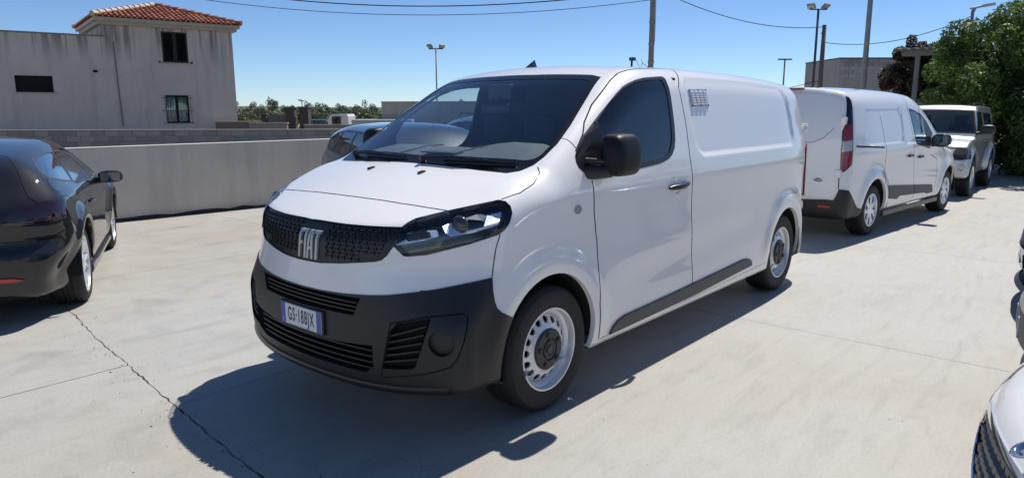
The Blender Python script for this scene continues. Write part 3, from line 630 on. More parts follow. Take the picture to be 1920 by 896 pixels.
def spoke_rim(parent,rr,kind,matl):
    m=MB(); m.lathe([(rr,-.012),(rr+.004,-.003),(rr+.002,.003),(rr-.008,.002),(rr-.014,-.010),(rr-.018,-.05),(rr-.026,-.12)],64)
    def spoke(a0,a1,w0,w1,r0,r1,y0,y1,t=.022):
        P=[]
        for (r,a,w,y) in ((r0,a0,w0,y0),((r0+r1)/2,(a0+a1)/2,(w0+w1)/2*.9,(y0+y1)/2+.004),(r1,a1,w1,y1)):
            c,s_=math.cos(a),math.sin(a); 
            for d,dy in ((-w/2,-t),(-w/2,-.004),(0,.004),(w/2,-.004),(w/2,-t)): P.append((r*c-d*s_,y+dy,r*s_+d*c))
        m.add(P,[(i*5+j,i*5+(j+1)%5,(i+1)*5+(j+1)%5,(i+1)*5+j) for i in range(2) for j in range(5)]+[(0,1,2,3,4),(14,13,12,11,10)])
    if kind=='ten':      # five pairs of slim spokes
        for k in range(5):
            a=2*math.pi*k/5+.3
            for s_ in (1,-1): spoke(a+s_*.05,a+s_*.26,.030,.022,.05,rr-.006,-.022,-.008)
    elif kind=='cover':  # wheel cover: seven wide spokes, each split near the edge
        for k in range(7):
            a=2*math.pi*k/7+.2
            spoke(a,a,.07,.055,.04,rr*.55,-.010,-.006,.015)
            for s_ in (1,-1): spoke(a+s_*.03,a+s_*.22,.036,.042,rr*.5,rr-.004,-.006,-.010,.015)
    else:
        for k in range(5):
            a=2*math.pi*k/5+.4; spoke(a,a,.075,.055,.04,rr-.006,-.015,-.012)
    m.lathe([(.075,-.05),(.070,-.016),(.055,-.006),(.03,-.002),(.002,-.002)],32)
    o=m.obj('rim',matl,parent); autosmooth(o,35)
    if kind!='steel':
        d=MB(); d.lathe([(rr-.02,-.115),(.16,-.10),(.04,-.09)],32); k=d.obj('brake_disc',M['under'],parent)
        d=MB(); d.lathe([(.14,-.085),(.14,-.080),(.06,-.078)],40); d.obj('brake_disc',M['satin'],parent)
    return o
def wheel(parent,x,y,r,rr,w,kind,side,mt='alloy',steer=0,name='wheel'):
    V,F=tyre_mesh(r,rr,w); o=mesh_obj(name,V,F,M['rubber'],parent,False); autosmooth(o,30)
    if kind=='steel':
        steel_rim(o,rr); c=MB(); c.lathe([(.112,-.014),(.112,-.006),(.104,.002),(.062,.004),(.060,-.004),(.052,-.006),(.050,.004),(.040,.006),(.034,.002),(.002,.003)],40)
        for k in range(5):
            a=2*math.pi*k/5+.5; c.lathe([(.0145,0),(.0135,.012),(.009,.015),(.001,.014)],12,o=(.083*math.cos(a),0,.083*math.sin(a)))
        h=c.obj('hub_cap',M['cap'],o); autosmooth(h,40)
        s_=MB(); sh=[(-.018,.019),(.018,.019),(.020,0),(.012,-.016),(0,-.024),(-.012,-.016),(-.020,0)]
        s_.prism([(a,.003,b) for a,b in sh],(0,.004,0)); s_.obj('emblem',M['plastic_g'],o)
        b=MB(); b.lathe([(rr-.03,-.13),(.14,-.12),(.05,-.10)],32); b.obj('brake_disc',M['under'],o)
        v=MB(); v.box((rr-.006,-.004,-.018),(rr+.010,.006,.018),.003); v.obj('balance_weight',M['plastic_g'],o)
    else: spoke_rim(o,rr,kind,M[mt])
    o.location=(x,y,r); o.rotation_euler=(0,.35+x*.3,(0 if side>0 else math.pi)+steer); return o
def wheel_well(parent,x,r,y0,y1,side,zc=.34,name='wheel_housing'):
    m=MB(); n=28;V=[];F=[]
    for k in range(n+1):
        a=math.radians(-6+192*k/n); 
        for y in (y0,y1): V.append((x+r*math.cos(a),side*y,zc+r*math.sin(a)))
    F=[(2*k,2*k+1,2*k+3,2*k+2) for k in range(n)]; m.add(V,F)
    V=[(x,side*y1,zc)]+[(x+r*math.cos(math.radians(-6+192*k/n)),side*y1,zc+r*math.sin(math.radians(-6+192*k/n))) for k in range(n+1)]
    m.add(V,[(0,k+1,k+2) for k in range(n)]); return m.obj(name,M['under'],parent)
def arch_ring(x,zc,r,y,n=40,a0=-20,a1=200,ex=1.0):
    return [(x+r*ex*math.cos(math.radians(a0+(a1-a0)*k/n)),y,zc+r*math.sin(math.radians(a0+(a1-a0)*k/n))) for k in range(n+1)]
def solve_axis(f,P,ax,a,b):
    """push points P along axis ax (between a and b) onto the surface of f"""
    P=np.array(P,float); lo=np.full(len(P),float(a)); hi=np.full(len(P),float(b))
    for _ in range(24):
        m_=(lo+hi)/2; P[:,ax]=m_; out=f(*P.T)>0; hi=np.where(out,m_,hi); lo=np.where(out,lo,m_)
    P[:,ax]=lo; return P
def arch_lip(f,parent,ring,side,mat,depth=.03,name='arch_lip'):
    P=[tuple(q) for q in solve_axis(f,ring,1,.3,1.1)]
    V=[];n=len(P)
    for x,y,z in P: V+= [(x,side*y,z),(x,side*(y-depth),z)]
    return mesh_obj(name,V,[(2*i,2*i+1,2*i+3,2*i+2) for i in range(n-1)],mat,parent,True)
def text_obj(s,size,mat,parent,name,M4,ext=.001,sx=1.,bold=0,sp=1.):
    c=bpy.data.curves.new(name,'FONT'); c.body=s; c.size=size; c.extrude=ext; c.offset=bold; c.space_character=sp; c.align_x='CENTER'; c.align_y='CENTER'
    t=bpy.data.objects.new(name,c); sc.collection.objects.link(t); dg=bpy.context.evaluated_depsgraph_get(); me=bpy.data.meshes.new_from_object(t.evaluated_get(dg)); bpy.data.objects.remove(t)
    me.transform(M4@Matrix.Diagonal((sx,1,1,1))); me.materials.clear(); me.materials.append(mat); o=link(bpy.data.objects.new(name,me)); o.parent=parent; return o
def frame(o,u,v,w):
    m=Matrix((u,v,w)).transposed().to_4x4(); m.translation=o; return m
def lineblock(p): return p
# ================= ground, walls, buildings, poles, trees =================
def concrete_mat():
    m=mat('concrete',(.5,.47,.42),.72); N,L,b=nodes(m)
    t=N.new('ShaderNodeTexCoord'); v=t.outputs['Object']
    big=noise(N,L,.35,6,.6,v,.6); c=ramp(N,L,big,[(.30,(.376,.342,.292)),(.5,(.402,.386,.350)),(.72,(.408,.410,.400))])
    # trowelled streaks
    mp=N.new('ShaderNodeMapping'); mp.inputs['Scale'].default_value=(.9,5.,1); mp.inputs['Rotation'].default_value=(0,0,.25); L.new(v,mp.inputs[0])
    st=noise(N,L,1.6,9,.62,mp.outputs[0],1.2); c=mixc(N,L,.42,c,ramp(N,L,st,[(.28,g3(.66)),(.46,g3(.98)),(.7,g3(1.10))]),'MULTIPLY')
    med=noise(N,L,2.3,10,.7,v,.4); c=mixc(N,L,.5,c,ramp(N,L,med,[(.28,(.66,.66,.67)),(.5,g3(1.0)),(.75,(1.07,1.05,1.0))]),'MULTIPLY')
    # damp and dark stains with shapes of their own
    s2=noise(N,L,1.05,4,.5,v,1.5); c=mixc(N,L,ramp(N,L,s2,[(.66,g3(0)),(.72,g3(.42))]),c,(.30,.29,.27))
    fine=noise(N,L,55,4,.7,v); c=mixc(N,L,.6,c,ramp(N,L,fine,[(.3,g3(.80)),(.6,g3(1.05))]),'MULTIPLY')
    vo=N.new('ShaderNodeTexVoronoi'); vo.inputs['Scale'].default_value=3.2; L.new(v,vo.inputs['Vector'])
    c=mixc(N,L,ramp(N,L,vo.outputs['Distance'],[(.018,g3(.75)),(.030,g3(0))]),c,(.12,.11,.10))
    # tyre tracks: two pairs of faint curved bands
    sp=N.new('ShaderNodeSeparateXYZ'); L.new(v,sp.inputs[0])
    def math_(op,a,b_=None):
        n=N.new('ShaderNodeMath'); n.operation=op
        for i,q in enumerate((a,b_)):
            if q is None: continue
            if hasattr(q,'links'): L.new(q,n.inputs[i])
            else: n.inputs[i].default_value=q
        return n.outputs[0]
    def track(cx_,cy_,r,w,x0,x1):
        dx=math_('SUBTRACT',sp.outputs[0],cx_);dy=math_('SUBTRACT',sp.outputs[1],cy_)
        d=math_('SQRT',math_('ADD',math_('MULTIPLY',dx,dx),math_('MULTIPLY',dy,dy))); e=math_('ABSOLUTE',math_('SUBTRACT',d,r))
        band=math_('LESS_THAN',e,w); rib=math_('MULTIPLY',math_('ADD',math_('SINE',math_('MULTIPLY',d,150.)),1.3),.45)
        rg=math_('MULTIPLY',math_('GREATER_THAN',sp.outputs[0],x0),math_('LESS_THAN',sp.outputs[0],x1))
        return math_('MULTIPLY',math_('MULTIPLY',band,rib),rg)
    nz=ramp(N,L,noise(N,L,4,5,.6,v),[(.35,g3(.15)),(.65,g3(1))])
    for args in ((-1.2,9.5,8.32,.085,-1.8,2.2),(6.,-16.,16.3,.09,-6.,.2),(-3.,-5.,5.2,.08,-2.,1.2),(3.,-9.,6.2,.08,-2.5,1.)):
        tr_=math_('MULTIPLY',track(*args),nz); tr_=math_('MULTIPLY',tr_,.28); c=mixc(N,L,tr_,c,(.34,.33,.31))
    L.new(c,b.inputs['Base Color'])
    L.new(ramp(N,L,med,[(.3,g3(.55)),(.7,g3(.8))]),b.inputs['Roughness'])
    h=math_('ADD',math_('MULTIPLY',noise(N,L,90,5,.7,v),.35),math_('MULTIPLY',st,.6)); bump(N,L,b,h,.35,.006); return m
CONC=concrete_mat()
def flat(name,poly,z,m,kind='structure'):
    return tag(mesh_obj(name,[(x,y,z) for x,y in poly],[tuple(range(len(poly)))],m),kind=kind)
dry=noisy('dry_earth',(.16,.13,.085),(.24,.20,.13),.8,.95,.4,8,.05)
flat('ground',[(-900,-900),(900,-900),(900,900),(-900,900)],-.06,dry)
yard=tag(mesh_obj('concrete_yard',[(-26,-7.9,-.02),(16,-7.9,-.02),(16,16,-.02),(-26,16,-.02)],[(0,1,2,3)],noisy('joint_dirt',(.035,.03,.025),(.06,.05,.04),30,.95)),kind='structure')
# the cracked joint wanders; everything else is saw-cut
rj=random.Random(3); wob={}
def crack_x(y):
    base=float(itp(y,[-8,-3.43,-2.1,-1.5,-.54,.11,.38,3,16],[.70,.985,1.155,1.212,1.305,1.366,1.386,1.5,1.9]))
    return base
def crack_line(y0,y1,off):
    pts=[];k0=round(y0/.045);k1=round(y1/.045)
    for k in range(k0,k1+1):
        y=k*.045
        if k not in wob: wob[k]=(rj.gauss(0,.0045),abs(rj.gauss(0,.0028)))
        w=wob[k]; fade=1
        pts.append((crack_x(y)+w[0]*fade+off*(.002+w[1]),y))
    return pts
J=.0025
def slab(poly): 
    V=[(x,y,0) for x,y in poly]+[(x,y,-.018) for x,y in poly]; n=len(poly)
    mesh_obj('slab',V,[tuple(range(n))]+[(i,(i+1)%n,n+(i+1)%n,n+i)[::-1] for i in range(n)],CONC,yard)
ysL=[-7.88,-5.24,-1.54,2.16,5.86,9.56,15.9]; ysR=[-7.88,-4.20,-.68,2.84,6.4,9.9,15.9]
xsR=[None,-2.28,-6.03,-9.75,-13.5,-17.2,-21,-25.9]
for i in range(len(ysR)-1):
    y0,y1=ysR[i]+J,ysR[i+1]-J
    cr=crack_line(y0,y1,-1); cr=[(crack_x(y0)-.004,y0)]+[p for p in cr if y0+.01<p[1]<y1-.01]+[(crack_x(y1)-.004,y1)]
    slab([(-2.28+J,y0)]+cr+[(-2.28+J,y1)])
    for j in range(1,len(xsR)-1): slab([(xsR[j+1]+J,y0),(xsR[j]-J,y0),(xsR[j]-J,y1),(xsR[j+1]+J,y1)])
for i in range(len(ysL)-1):
    y0,y1=ysL[i]+J*1.6,ysL[i+1]-J*1.6
    cr=crack_line(y0,y1,1); cr=[(crack_x(y0)+.004,y0)]+[p for p in cr if y0+.01<p[1]<y1-.01]+[(crack_x(y1)+.004,y1)]
    slab([(5.0,y0),(5.0,y1)]+cr[::-1])
    for xa,xb in ((5.0,8.7),(8.7,12.4),(12.4,15.9)): slab([(xa+J,y0),(xb-J,y0),(xb-J,y1),(xa+J,y1)])
# loose bits of grit, leaves and chips
far_bounce_sheet=tag(mesh_obj('bounce_paving',[(15.92,-40,-.03),(60,-40,-.03),(60,60,-.03),(15.92,60,-.03),(-26,15.92,-.03),(15.92,15.92,-.03),(15.92,60,-.03),(-26,60,-.03)],[(0,1,2,3),(4,5,6,7)],CONC),kind='structure')  # unseen concrete beyond the slabs, added to bounce light onto the van
gm=MB()
for k in range(420):
    x=rng.uniform(-9,3.4);y=rng.uniform(-7,3.2);r=rng.uniform(.002,.0065)*(1.6 if rng.random()<.08 else 1)
    if rng.random()<.3: y=rng.normal(-1,2.0); x=crack_x(y)+rng.normal(0,.12)
    a=rng.uniform(0,6.28); P=[(x+r*math.cos(a+t),y+r*.8*math.sin(a+t),0.0005) for t in (0,2.1,4.2)]
    gm.add(P+[(x,y,r*.7)],[(0,1,3),(1,2,3),(2,0,3)])
tag(gm.obj('grit',mat('grit',(.07,.065,.055),.9)),kind='stuff')
# ---- stuccoed boundary wall ----
def stucco(name,c1,c2,stain=.5,grime=True,bs=.25):
    m=mat(name,c1,.9); N,L,b=nodes(m); v=objvec(N,L)
    c=ramp(N,L,noise(N,L,.9,8,.65,v,.5),[(.3,c1),(.7,c2)])
    v2=objvec(N,L,(2.2,2.2,.22)); c=mixc(N,L,stain,c,ramp(N,L,noise(N,L,1.5,6,.6,v2),[(.33,g3(.62)),(.5,g3(1)),(.7,g3(1.06))]),'MULTIPLY')
    c=mixc(N,L,.5,c,ramp(N,L,noise(N,L,40,3,.6,v),[(.3,g3(.88)),(.7,g3(1.06))]),'MULTIPLY')
    L.new(c,b.inputs['Base Color']); bump(N,L,b,noise(N,L,45,4,.7,v),bs,.01); return m
WL=stucco('wall_render',(.62,.56,.475),(.70,.645,.56),.3)
def wall_y(x): return -7.80-.075*(x+1)
wr=empty('boundary_wall',(0,0,0)); tag(wr,'low grey rendered concrete wall running behind the black coupe and the large van','wall')
mb=MB(); xs=[5.5,1,-3,-7,-11,-16]; V=[]
for x in xs: V+=[(x,wall_y(x),0),(x,wall_y(x),1.06),(x,wall_y(x)-.20,1.06),(x,wall_y(x)-.20,0)]
mb.add(V,[(4*i+j,4*i+(j+1)%4,4*i+4+(j+1)%4,4*i+4+j) for i in range(len(xs)-1) for j in range(3)]+[(0,1,2,3),(20,23,22,21)]); mb.obj('wall_face',WL,wr)
mb=MB(); V=[]
for x in xs: V+=[(x,wall_y(x)+.012,1.060),(x,wall_y(x)+.012,1.078),(x,wall_y(x)-.212,1.078),(x,wall_y(x)-.212,1.060)]
mb.add(V,[(4*i+j,4*i+(j+1)%4,4*i+4+(j+1)%4,4*i+4+j) for i in range(len(xs)-1) for j in range(4)]+[(0,1,2,3),(20,23,22,21)]); mb.obj('coping',noisy('pale_coping',(.50,.48,.44),(.6,.58,.53),3,.9),wr)
mb=MB(); V=[]  # dark strip at the wall foot: grime, with its thin shade painted in
for k in range(90):
    x=5-k*.22; V+=[(x,wall_y(x)+.004,.0),(x,wall_y(x)+.05+.03*rng.random(),.001),(x,wall_y(x)+.004,.03+.035*rng.random())]
mb.add(V,[(3*i+1,3*i+2,3*i+5,3*i+4) for i in range(89)]); tag(mb.obj('wall_base_dirt_shade',noisy('dirt_shade',(.03,.026,.02),(.07,.06,.045),15,1.),wr),kind='stuff')
# ---- block wall in front of the house ----
bdir=Vector((-.653,.757,0)).normalized(); b0=Vector((-3.6,-29.72,0)); bn=Vector((bdir.y*-1,bdir.x,0)); 
if bn.dot(Vector((cx,cy,0))-b0)<0: bn=-bn
BM=[noisy('block_%d'%k,c,tuple(q*1.25 for q in c),3,.95,.4,40,.01) for k,c in enumerate([(.29,.27,.25),(.33,.305,.28),(.25,.235,.215)])]
bw=empty('block_wall',b0); tag(bw,'low wall of grey concrete blocks in front of the two-storey house','wall')
BL=.52; n_=34; LW=BL*n_
def onwall(u,d,z): return tuple(bdir*u+bn*d+Vector((0,0,z)))
def wbox(u0,u1,d0,d1,z0,z1):
    P=[onwall(u,d,z) for u in (u0,u1) for d in (d0,d1) for z in (z0,z1)]; return P,[(0,1,3,2),(4,6,7,5),(0,4,5,1),(2,3,7,6),(0,2,6,4),(1,5,7,3)]
mb=MB(); mb.add(*wbox(-.1,LW+.1,-.20,-.012,-.05,.83)); mb.obj('mortar',noisy('mortar',(.13,.12,.11),(.17,.16,.15),6,.95),bw)
mb=MB(); mb.add(*wbox(-.15,LW+.15,-.22,.03,.831,.868)); mb.obj('coping',noisy('block_coping',(.34,.32,.29),(.42,.40,.36),3,.9),bw)
P,F=wbox(0,BL-.012,-.11,0,0,.193); bmeshes=[]
for m_ in BM:
    me=bpy.data.meshes.new('brick'); me.from_pydata(P,[],F); me.materials.append(m_); bmeshes.append(me)
for r in range(4):
    for k in range(n_):
        o=link(bpy.data.objects.new('block',bmeshes[rng.integers(3)])); o.parent=bw; off=(BL/2 if r%2 else 0)
        o.location=Vector(onwall(k*BL-off*.5,rng.uniform(-.004,.004),.02+r*.203))
# ---- house ----
HB=Vector((-14.0875,-28.433,0)); HU=Vector((.97988,-.1996,0)); HN=Vector((.1996,.97988,0))
hs=empty('house',HB); tag(hs,'two-storey grey rendered house with terracotta tile roof and a flat-roofed wing on its left','house')
def hp(u,d,z): return tuple(HU*u+HN*d+Vector((0,0,z)))
def hbox(u0,u1,d0,d1,z0,z1):
    return [hp(u,d,z) for u in (u0,u1) for d in (d0,d1) for z in (z0,z1)],[(0,1,3,2),(4,6,7,5),(0,4,5,1),(2,3,7,6),(0,2,6,4),(1,5,7,3)]
HW=stucco('house_render',(.57,.50,.44),(.65,.585,.52),.30,bs=.6)
def _streaks():
    N,L,b=nodes(HW); src=b.inputs['Base Color'].links[0].from_socket; t=N.new('ShaderNodeTexCoord'); sp=N.new('ShaderNodeSeparateXYZ'); L.new(t.outputs['Object'],sp.inputs[0])
    v=objvec(N,L,(2.6,2.6,.10)); st=ramp(N,L,noise(N,L,1.3,4,.6,v),[(.50,g3(0)),(.60,g3(1))])
    mr=N.new('ShaderNodeMapRange'); L.new(sp.outputs[2],mr.inputs[0]); mr.inputs[1].default_value=3.5; mr.inputs[2].default_value=4.5; mr.inputs[3].default_value=0; mr.inputs[4].default_value=.75
    m2=N.new('ShaderNodeMath'); m2.operation='MULTIPLY'; L.new(mr.outputs[0],m2.inputs[0]); L.new(st,m2.inputs[1])
    L.new(mixc(N,L,m2.outputs[0],src,(.17,.155,.14)),b.inputs['Base Color'])
_streaks()
def facade(u0,u1,z0,z1,holes,name):
    """front wall with real openings, 0.28 m thick, plus the other three sides"""
    us=sorted({u0,u1}|{h[0] for h in holes}|{h[1] for h in holes}); zs=sorted({z0,z1}|{h[2] for h in holes}|{h[3] for h in holes}); mb=MB()
    for i in range(len(us)-1):
        for j in range(len(zs)-1):
            um=(us[i]+us[i+1])/2;zm=(zs[j]+zs[j+1])/2
            if any(h[0]<um<h[1] and h[2]<zm<h[3] for h in holes): continue
            mb.add([hp(us[i],0,zs[j]),hp(us[i+1],0,zs[j]),hp(us[i+1],0,zs[j+1]),hp(us[i],0,zs[j+1])],[(0,1,2,3)])
    for h in holes:
        a,b_,c,d=h; r=-.24
        for q in (((a,c),(a,d)),((b_,d),(b_,c)),((a,d),(b_,d)),((b_,c),(a,c))):
            (p0,p1)=q; mb.add([hp(p0[0],0,p0[1]),hp(p1[0],0,p1[1]),hp(p1[0],r,p1[1]),hp(p0[0],r,p0[1])],[(0,1,2,3)])
    mb.add([hp(u0,0,z0),hp(u0,-5.2,z0),hp(u0,-5.2,z1),hp(u0,0,z1)],[(0,1,2,3)]); mb.add([hp(u1,0,z0),hp(u1,-5.2,z0),hp(u1,-5.2,z1),hp(u1,0,z1)],[(3,2,1,0)])
    mb.add([hp(u0,-5.2,z0),hp(u1,-5.2,z0),hp(u1,-5.2,z1),hp(u0,-5.2,z1)],[(3,2,1,0)]); mb.add([hp(u0,0,z1-.02),hp(u1,0,z1-.02),hp(u1,-5.2,z1-.02),hp(u0,-5.2,z1-.02)],[(0,1,2,3)])
    return mb.obj(name,HW,hs)
W1=(1.95,3.0,3.61,4.92); W2=(2.08,3.04,1.0,2.21); W3=(7.15,8.42,2.28,2.93)
facade(0,5.22,-.05,5.22,[W1,W2],'wall')
facade(5.222,13.,-.05,4.56,[W3],'wall')
mb=MB(); mb.add(*hbox(5.16,13.05,-.16,.03,4.56,4.62)); mb.obj('parapet_cap',noisy('parapet',(.20,.18,.165),(.28,.26,.24),2,.95),hs)
pale=noisy('pale_stone',(.40,.38,.35),(.48,.46,.43),5,.8)
def shut(w,open_=True):
    a,b_,c,d=w; mid=(a+b_)/2; sm=mat('dark_shutter',(.018,.014,.013),.6)
    mb=MB(); mb.add(*hbox(a,b_,-.22,-.20,c,d)); fr=mb.obj('window',M['glassdark'],hs)
    for (u0,u1) in ((a+.01,mid-.01),(mid+.01,b_-.01)):
        mb=MB(); mb.add(*hbox(u0,u0+.06,-.06,-.01,c+.01,d-.01)); mb.add(*hbox(u1-.06,u1,-.06,-.01,c+.01,d-.01)); mb.add(*hbox(u0+.06,u1-.06,-.06,-.01,d-.07,d-.01)); mb.add(*hbox(u0+.06,u1-.06,-.06,-.01,c+.01,c+.07)); sh=mb.obj('shutter',sm,hs)
        k=0;z=c+.08
        while z<d-.08:
            mb=MB(); mb.add([hp(u0+.06,-.052,z+.03),hp(u1-.06,-.052,z+.03),hp(u1-.06,-.018,z),hp(u0+.06,-.018,z),hp(u0+.06,-.058,z+.025),hp(u1-.06,-.058,z+.025)],[(0,1,2,3),(4,0,3),(4,5,1,0),(5,2,1)]); mb.obj('slat',sm,sh); z+=.05
    mb=MB(); mb.add(*hbox(a-.06,b_+.06,-.05,.06,c-.05,c)); mb.obj('sill',pale,hs)
    for u in (a-.14,b_+.12): mb=MB(); mb.add(*hbox(u,u+.05,0,.09,c-.02,c+.05)); mb.obj('shutter_catch',M['under'],hs)
shut(W1)
# barred window with curtains
a,b_,c,d=W2; mb=MB(); mb.add(*hbox(a,a+.05,-.16,-.1,c,d)); mb.add(*hbox(b_-.05,b_,-.16,-.1,c,d)); mb.add(*hbox(a+.05,b_-.05,-.16,-.1,d-.06,d)); mb.add(*hbox(a+.05,b_-.05,-.16,-.1,c,c+.05)); mb.add(*hbox((a+b_)/2-.04,(a+b_)/2+.04,-.16,-.1,c+.05,d-.06)); wf=mb.obj('window_frame',M['under'],hs)
for u0,u1 in ((a+.05,(a+b_)/2-.04),((a+b_)/2+.04,b_-.05)):
    mb=MB(); mb.add(*hbox(u0,u1,-.15,-.14,c+.05,d-.06)); mb.obj('pane',M['sideglass'],wf)
    mb=MB(); V=[];n=16
    for k in range(n+1):
        u=u0+(u1-u0)*k/n; dd=-.20+.02*math.sin(k*1.9); V+=[hp(u,dd,c+.08),hp(u,dd,d-.08)]
    mb.add(V,[(2*i,2*i+2,2*i+3,2*i+1) for i in range(n)]); mb.obj('curtain',mat('curtain',(.62,.64,.66),.9),wf,True)
mb=MB(); mb.add(*hbox(a-.3,b_+.3,-.5,-.45,c-.2,d+.2)); mb.obj('room_wall',M['under'],hs)
mb=MB()
for k in range(6):
    u=a-.05+(b_-a+.10)*k/5; mb2=MB(); bul=[(u,.06,d+.02),(u,.07,c+.45),(u,.14,c+.18),(u,.14,c+.02),(u,.08,c-.06)]
    mb2.tube([hp(*p) for p in bul],.009,5); mb2.obj('window_bar',M['cap'],hs)
for z in (d-.12,c+.55,c+.0):
    mb2=MB(); mb2.tube([hp(a-.16,.0,z),hp(a-.08,.09,z),hp(b_+.08,.09,z),hp(b_+.16,.0,z)],.010,5); mb2.obj('window_bar',M['cap'],hs)
a,b_,c,d=W3; mb=MB(); mb.add(*hbox(a,b_,-.23,-.20,c,d)); mb.obj('window',M['under'],hs); mb=MB(); mb.add(*hbox(a-.14,b_+.05,-.05,.06,c-.05,c)); mb.obj('sill',pale,hs)
mb=MB(); mb.lathe([(.10,0),(.09,.03),(.05,.05),(.01,.05)],12,'y'); 
mesh_obj('wall_vent',[hp(5.62+x,y,3.16+z*.6) for x,y,z in mb.V],mb.F,M['under'],hs)
mb=MB(); mb.tube([hp(4.86,.05,4.4),hp(4.84,.05,2.6),hp(4.80,.05,.9)],.022,6); mb.obj('downpipe',noisy('pipe_grey',(.17,.155,.145),(.2,.18,.17),4,.8),hs)
# soffit and tiled pyramid roof
mb=MB(); mb.add(*hbox(-.30,5.52,-5.5,.30,5.20,5.34)); mb.obj('soffit',stucco('soffit',(.45,.40,.33),(.52,.47,.39),.3),hs)
mb=MB(); mb.add(*hbox(-.18,5.40,-5.4,.18,5.06,5.20)); mb.obj('cornice',stucco('cornice',(.42,.38,.33),(.48,.44,.38),.3),hs)
TC=[noisy('terracotta_%d'%k,c,tuple(q*1.3 for q in c),5,.85,.3,40,.01) for k,c in enumerate([(.30,.105,.060),(.36,.15,.09),(.24,.075,.045)])]
apex=(2.61,-2.6,6.28); cor=[(-.36,.36),(5.58,.36),(5.58,-5.56),(-.36,-5.56)]; ez=5.36
rf=mesh_obj('roof',[hp(u,d,ez) for u,d in cor]+[hp(*apex)],[(0,1,4),(1,2,4),(2,3,4),(3,0,4)],TC[2],hs)
cream=noisy('cream_tile',(.55,.42,.30),(.68,.56,.42),4,.85)
tm=MB();tmi=[]
for (A,B_) in ((0,1),(1,2),(3,0)):
    a3=Vector(hp(cor[A][0],cor[A][1],ez));b3=Vector(hp(cor[B_][0],cor[B_][1],ez)); ap=Vector(hp(*apex)); e=(b3-a3);Ln=e.length;e/=Ln; mid=(a3+b3)/2; up=ap-mid; H=up.length; up/=H; nr=e.cross(up).normalized()
    if nr.z<0:nr=-nr
    ncol=int(Ln/.205); rows=int(H/.36)
    for i in range(ncol):
        x=(i+.5)*Ln/ncol; hmax=H*(1-abs(x-Ln/2)/(Ln/2))
        for j in range(rows+1):
            s0=j*.36-.03; s1=min(s0+.42,hmax)
            if s1-s0<.06: break
            for (cr,rr,up_) in ((0,.085,1),):
                P=[]
                for (ss,rad,hh) in ((s0,.082,.035),(s1,.068,.012)):
                    for q in range(6):
                        an=math.pi*q/5; P.append(a3+e*(x+rad*math.cos(an))+up*ss+nr*(hh+rad*.85*math.sin(an)))
                F=[(q,q+1,q+7,q+6) for q in range(5)]+[(0,1,2,3,4,5)]
                tm.add([p[:] for p in P],F); k=int(rng.integers(3)); tmi+=[k]*len(F)
o=mesh_obj('roof_tiles',tm.V,tm.F,None,hs,False,TC,tmi); o['kind']='stuff'
for c_ in range(4):
    a3=Vector(hp(cor[c_][0],cor[c_][1],ez+.05)); ap=Vector(hp(apex[0],apex[1],apex[2]+.05)); Ln=(ap-a3).length; n=11
    for k in range(n):
        p=a3.lerp(ap,k/n);q=a3.lerp(ap,(k+1.12)/n); t=MB(); t.tube([p+Vector((0,0,.03)),q],[.115,.085],10); t.obj('ridge_tile',cream if c_ in (1,2) else TC[k%2],hs)
